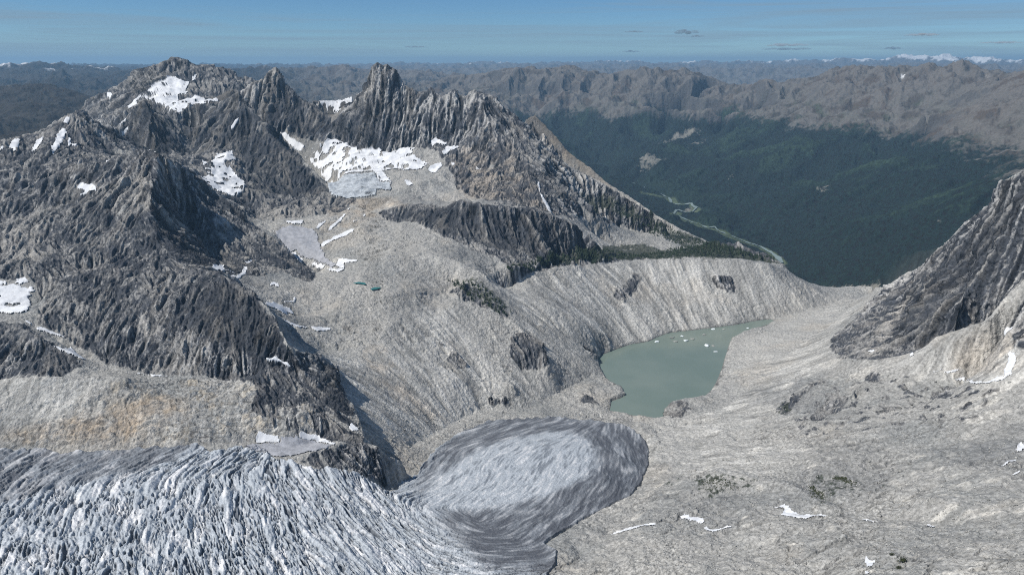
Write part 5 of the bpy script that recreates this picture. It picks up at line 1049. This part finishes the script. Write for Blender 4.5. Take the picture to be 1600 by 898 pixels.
scatter(cf, px, py, 8 + 7 * rg.rand(len(px)), 2400, 4600, 'forest', 'dark conifers along the rib behind the moraine and on nearby ledges', 'forest', M_tree, up=-.05)
SH = [crop(800, 673, [(1150, 320), (1200, 290), (1280, 290), (1340, 320), (1420, 360), (1380, 380), (1240, 410), (1150, 370)]), crop(1200, 673, [(240, 350), (280, 350), (350, 400), (340, 430), (270, 420)]), crop(1200, 673, [(400, 290), (480, 300), (560, 330), (520, 350), (420, 310)])]
lf = [lump(300 + s, 1, 1.6, .9) for s in range(4)]
M_shrub = material('dwarf_shrub', bump=((.8, .5),), var=.5, vscale=.5, attr=False, color=(.045, .052, .022))
px, py = [], []
for P in SH:
    P = np.array(P); c = P.mean(0)
    for _ in range(260):
        a, b = P[rg.randint(len(P))], P[rg.randint(len(P))]; t = rg.rand(); q = a * t + b * (1 - t); q = c + (q - c) * rg.rand() ** .35; px.append(q[0]); py.append(q[1])
scatter(lf, np.array(px), np.array(py), .5 + .9 * rg.rand(len(px)), 900, 1600, 'shrubs', 'low olive green shrubs on the foreground hump', 'shrubs', M_shrub, up=.2)
def shrub(px, py, s, seed, lab):
    az, r, z = ground(px, py, 700, 1500); z = vert_near(az, r); import bmesh
    g = np.random.RandomState(seed); n = 260; V_, F_ = [], []
    for i in range(n):
        c = g.randn(3) * (.45, .35, .35); c[2] = abs(c[2]) + .1
        for _ in range(3): V_.append(c + g.randn(3) * .12)
        F_.append((3 * i, 3 * i + 1, 3 * i + 2))
    o = mesh_quads('shrub', np.array(V_) * s, np.array(F_), M_shrub, smooth=False); o.location = (float(r[0] * np.sin(az[0])), float(r[0] * np.cos(az[0])), float(z[0]) + CAM_Z)
    tag(o, lab, 'shrub', 'thing', 'dark shrubs at the lower right')
shrub(1410, 880, 8, 1, 'largest dark green shrub clump near the bottom of the foreground'); shrub(1403, 891, 5, 2, 'dark shrub clump touching the bottom of the largest one'); shrub(1393, 870, 4, 3, 'small dark shrub up and left of the largest clump')

# ------------------------------------------------------------------ clouds above the haze, and the haze
def cloud(px, py, wpx, hpx, seed, lab, dark, dist=60000):
    az, t = ray(px, py); r = dist; wx = r * wpx / FPX; hz = r * hpx / FPX; import bmesh
    g = np.random.RandomState(seed); bm = bmesh.new()
    for k in range(7):
        x = (k / 6 - .5) * .8 + .05 * g.randn(); s = (1 - abs(x) * 1.3) * (.6 + .3 * g.rand())
        mt_ = bmesh.ops.create_icosphere(bm, subdivisions=3, radius=1)['verts']
        for v in mt_: v.co = (x + v.co.x * .16, v.co.y * .12 * s, v.co.z * .5 * s + .18 * g.randn() * 0 + (k % 2) * .2)
    me = bpy.data.meshes.new('cloud'); bm.to_mesh(me); bm.free(); m = bpy.data.materials.new('cloud'); m.use_nodes = True; n_ = m.node_tree.nodes; n_.remove(n_['Principled BSDF'])
    pv = n_.new('ShaderNodeVolumePrincipled'); pv.inputs['Color'].default_value = (.35, .42, .52, 1) if dark else (.9, .92, .95, 1); pv.inputs['Density'].default_value = 1.6 / (wx * .12); pv.inputs['Absorption Color'].default_value = (.2, .25, .3, 1)
    m.node_tree.links.new(pv.outputs[0], n_['Material Output'].inputs['Volume']); me.materials.append(m)
    o = bpy.data.objects.new('cloud', me); C.collection.objects.link(o); o.location = (r * math.sin(az), r * math.cos(az), CAM_Z + r * t); o.scale = (wx, wx, hz); o.rotation_euler = (0, 0, -az); tag(o, lab, 'cloud', 'thing', 'small flat clouds over the horizon')
ZTOP = float(Z.max()) + CAM_Z + 30
CL = [(649, 74, 32, 3, 1, 'small grey cloud streak above the central spire', 1), (991, 50, 26, 3, 1, 'thin grey cloud left of the middle sky', 1), (1072, 51, 36, 8, 1, 'largest dark grey cloud blot in the sky', 1), (985, 81, 24, 4, 1, 'low grey cloud just above the hills', 1),
 (1230, 71, 52, 5, 0, 'pale flat cloud above the snow tipped range', 0), (1228, 77, 70, 4, 1, 'dark underside streak below the pale flat cloud', 1), (1394, 76, 22, 4, 1, 'small dark cloud over the twin far peaks', 1), (1440, 55, 40, 4, 0, 'pale cloud bar at the upper right', 0), (1565, 67, 42, 3, 0, 'white cloud line at the right edge', 0), (1090, 57, 20, 3, 1, 'faint cloud trailing the largest dark one', 1)]
for i, (a, b, c, d, e, lab, dk) in enumerate(CL): cloud(a, b, c, d, i + 5, lab, dk)
zlo = float(Z.min()) + CAM_Z - 1; ext = 98000
def hazebox():
    v = [(-ext, -3000, zlo), (ext, -3000, zlo), (ext, ext, zlo), (-ext, ext, zlo)]; v += [(a, b, ZTOP) for a, b, _ in v]
    f = [(3, 2, 1, 0), (4, 5, 6, 7), (0, 1, 5, 4), (1, 2, 6, 5), (2, 3, 7, 6), (3, 0, 4, 7)]
    me = bpy.data.meshes.new('haze'); me.from_pydata(v, [], f); m = bpy.data.materials.new('haze_air'); m.use_nodes = True; n_ = m.node_tree.nodes; n_.remove(n_['Principled BSDF'])
    pv = n_.new('ShaderNodeVolumePrincipled'); pv.inputs['Color'].default_value = (.40, .69, 1.0, 1); pv.inputs['Density'].default_value = 2.1e-5; pv.inputs['Anisotropy'].default_value = .1
    m.node_tree.links.new(pv.outputs[0], n_['Material Output'].inputs['Volume']); me.materials.append(m)
    o = bpy.data.objects.new('haze', me); C.collection.objects.link(o); tag(o, 'thin blue air between the near slopes and the far ranges', 'haze', 'stuff')
print('zrange', Z.min(), Z.max())
hazebox()
log('done')
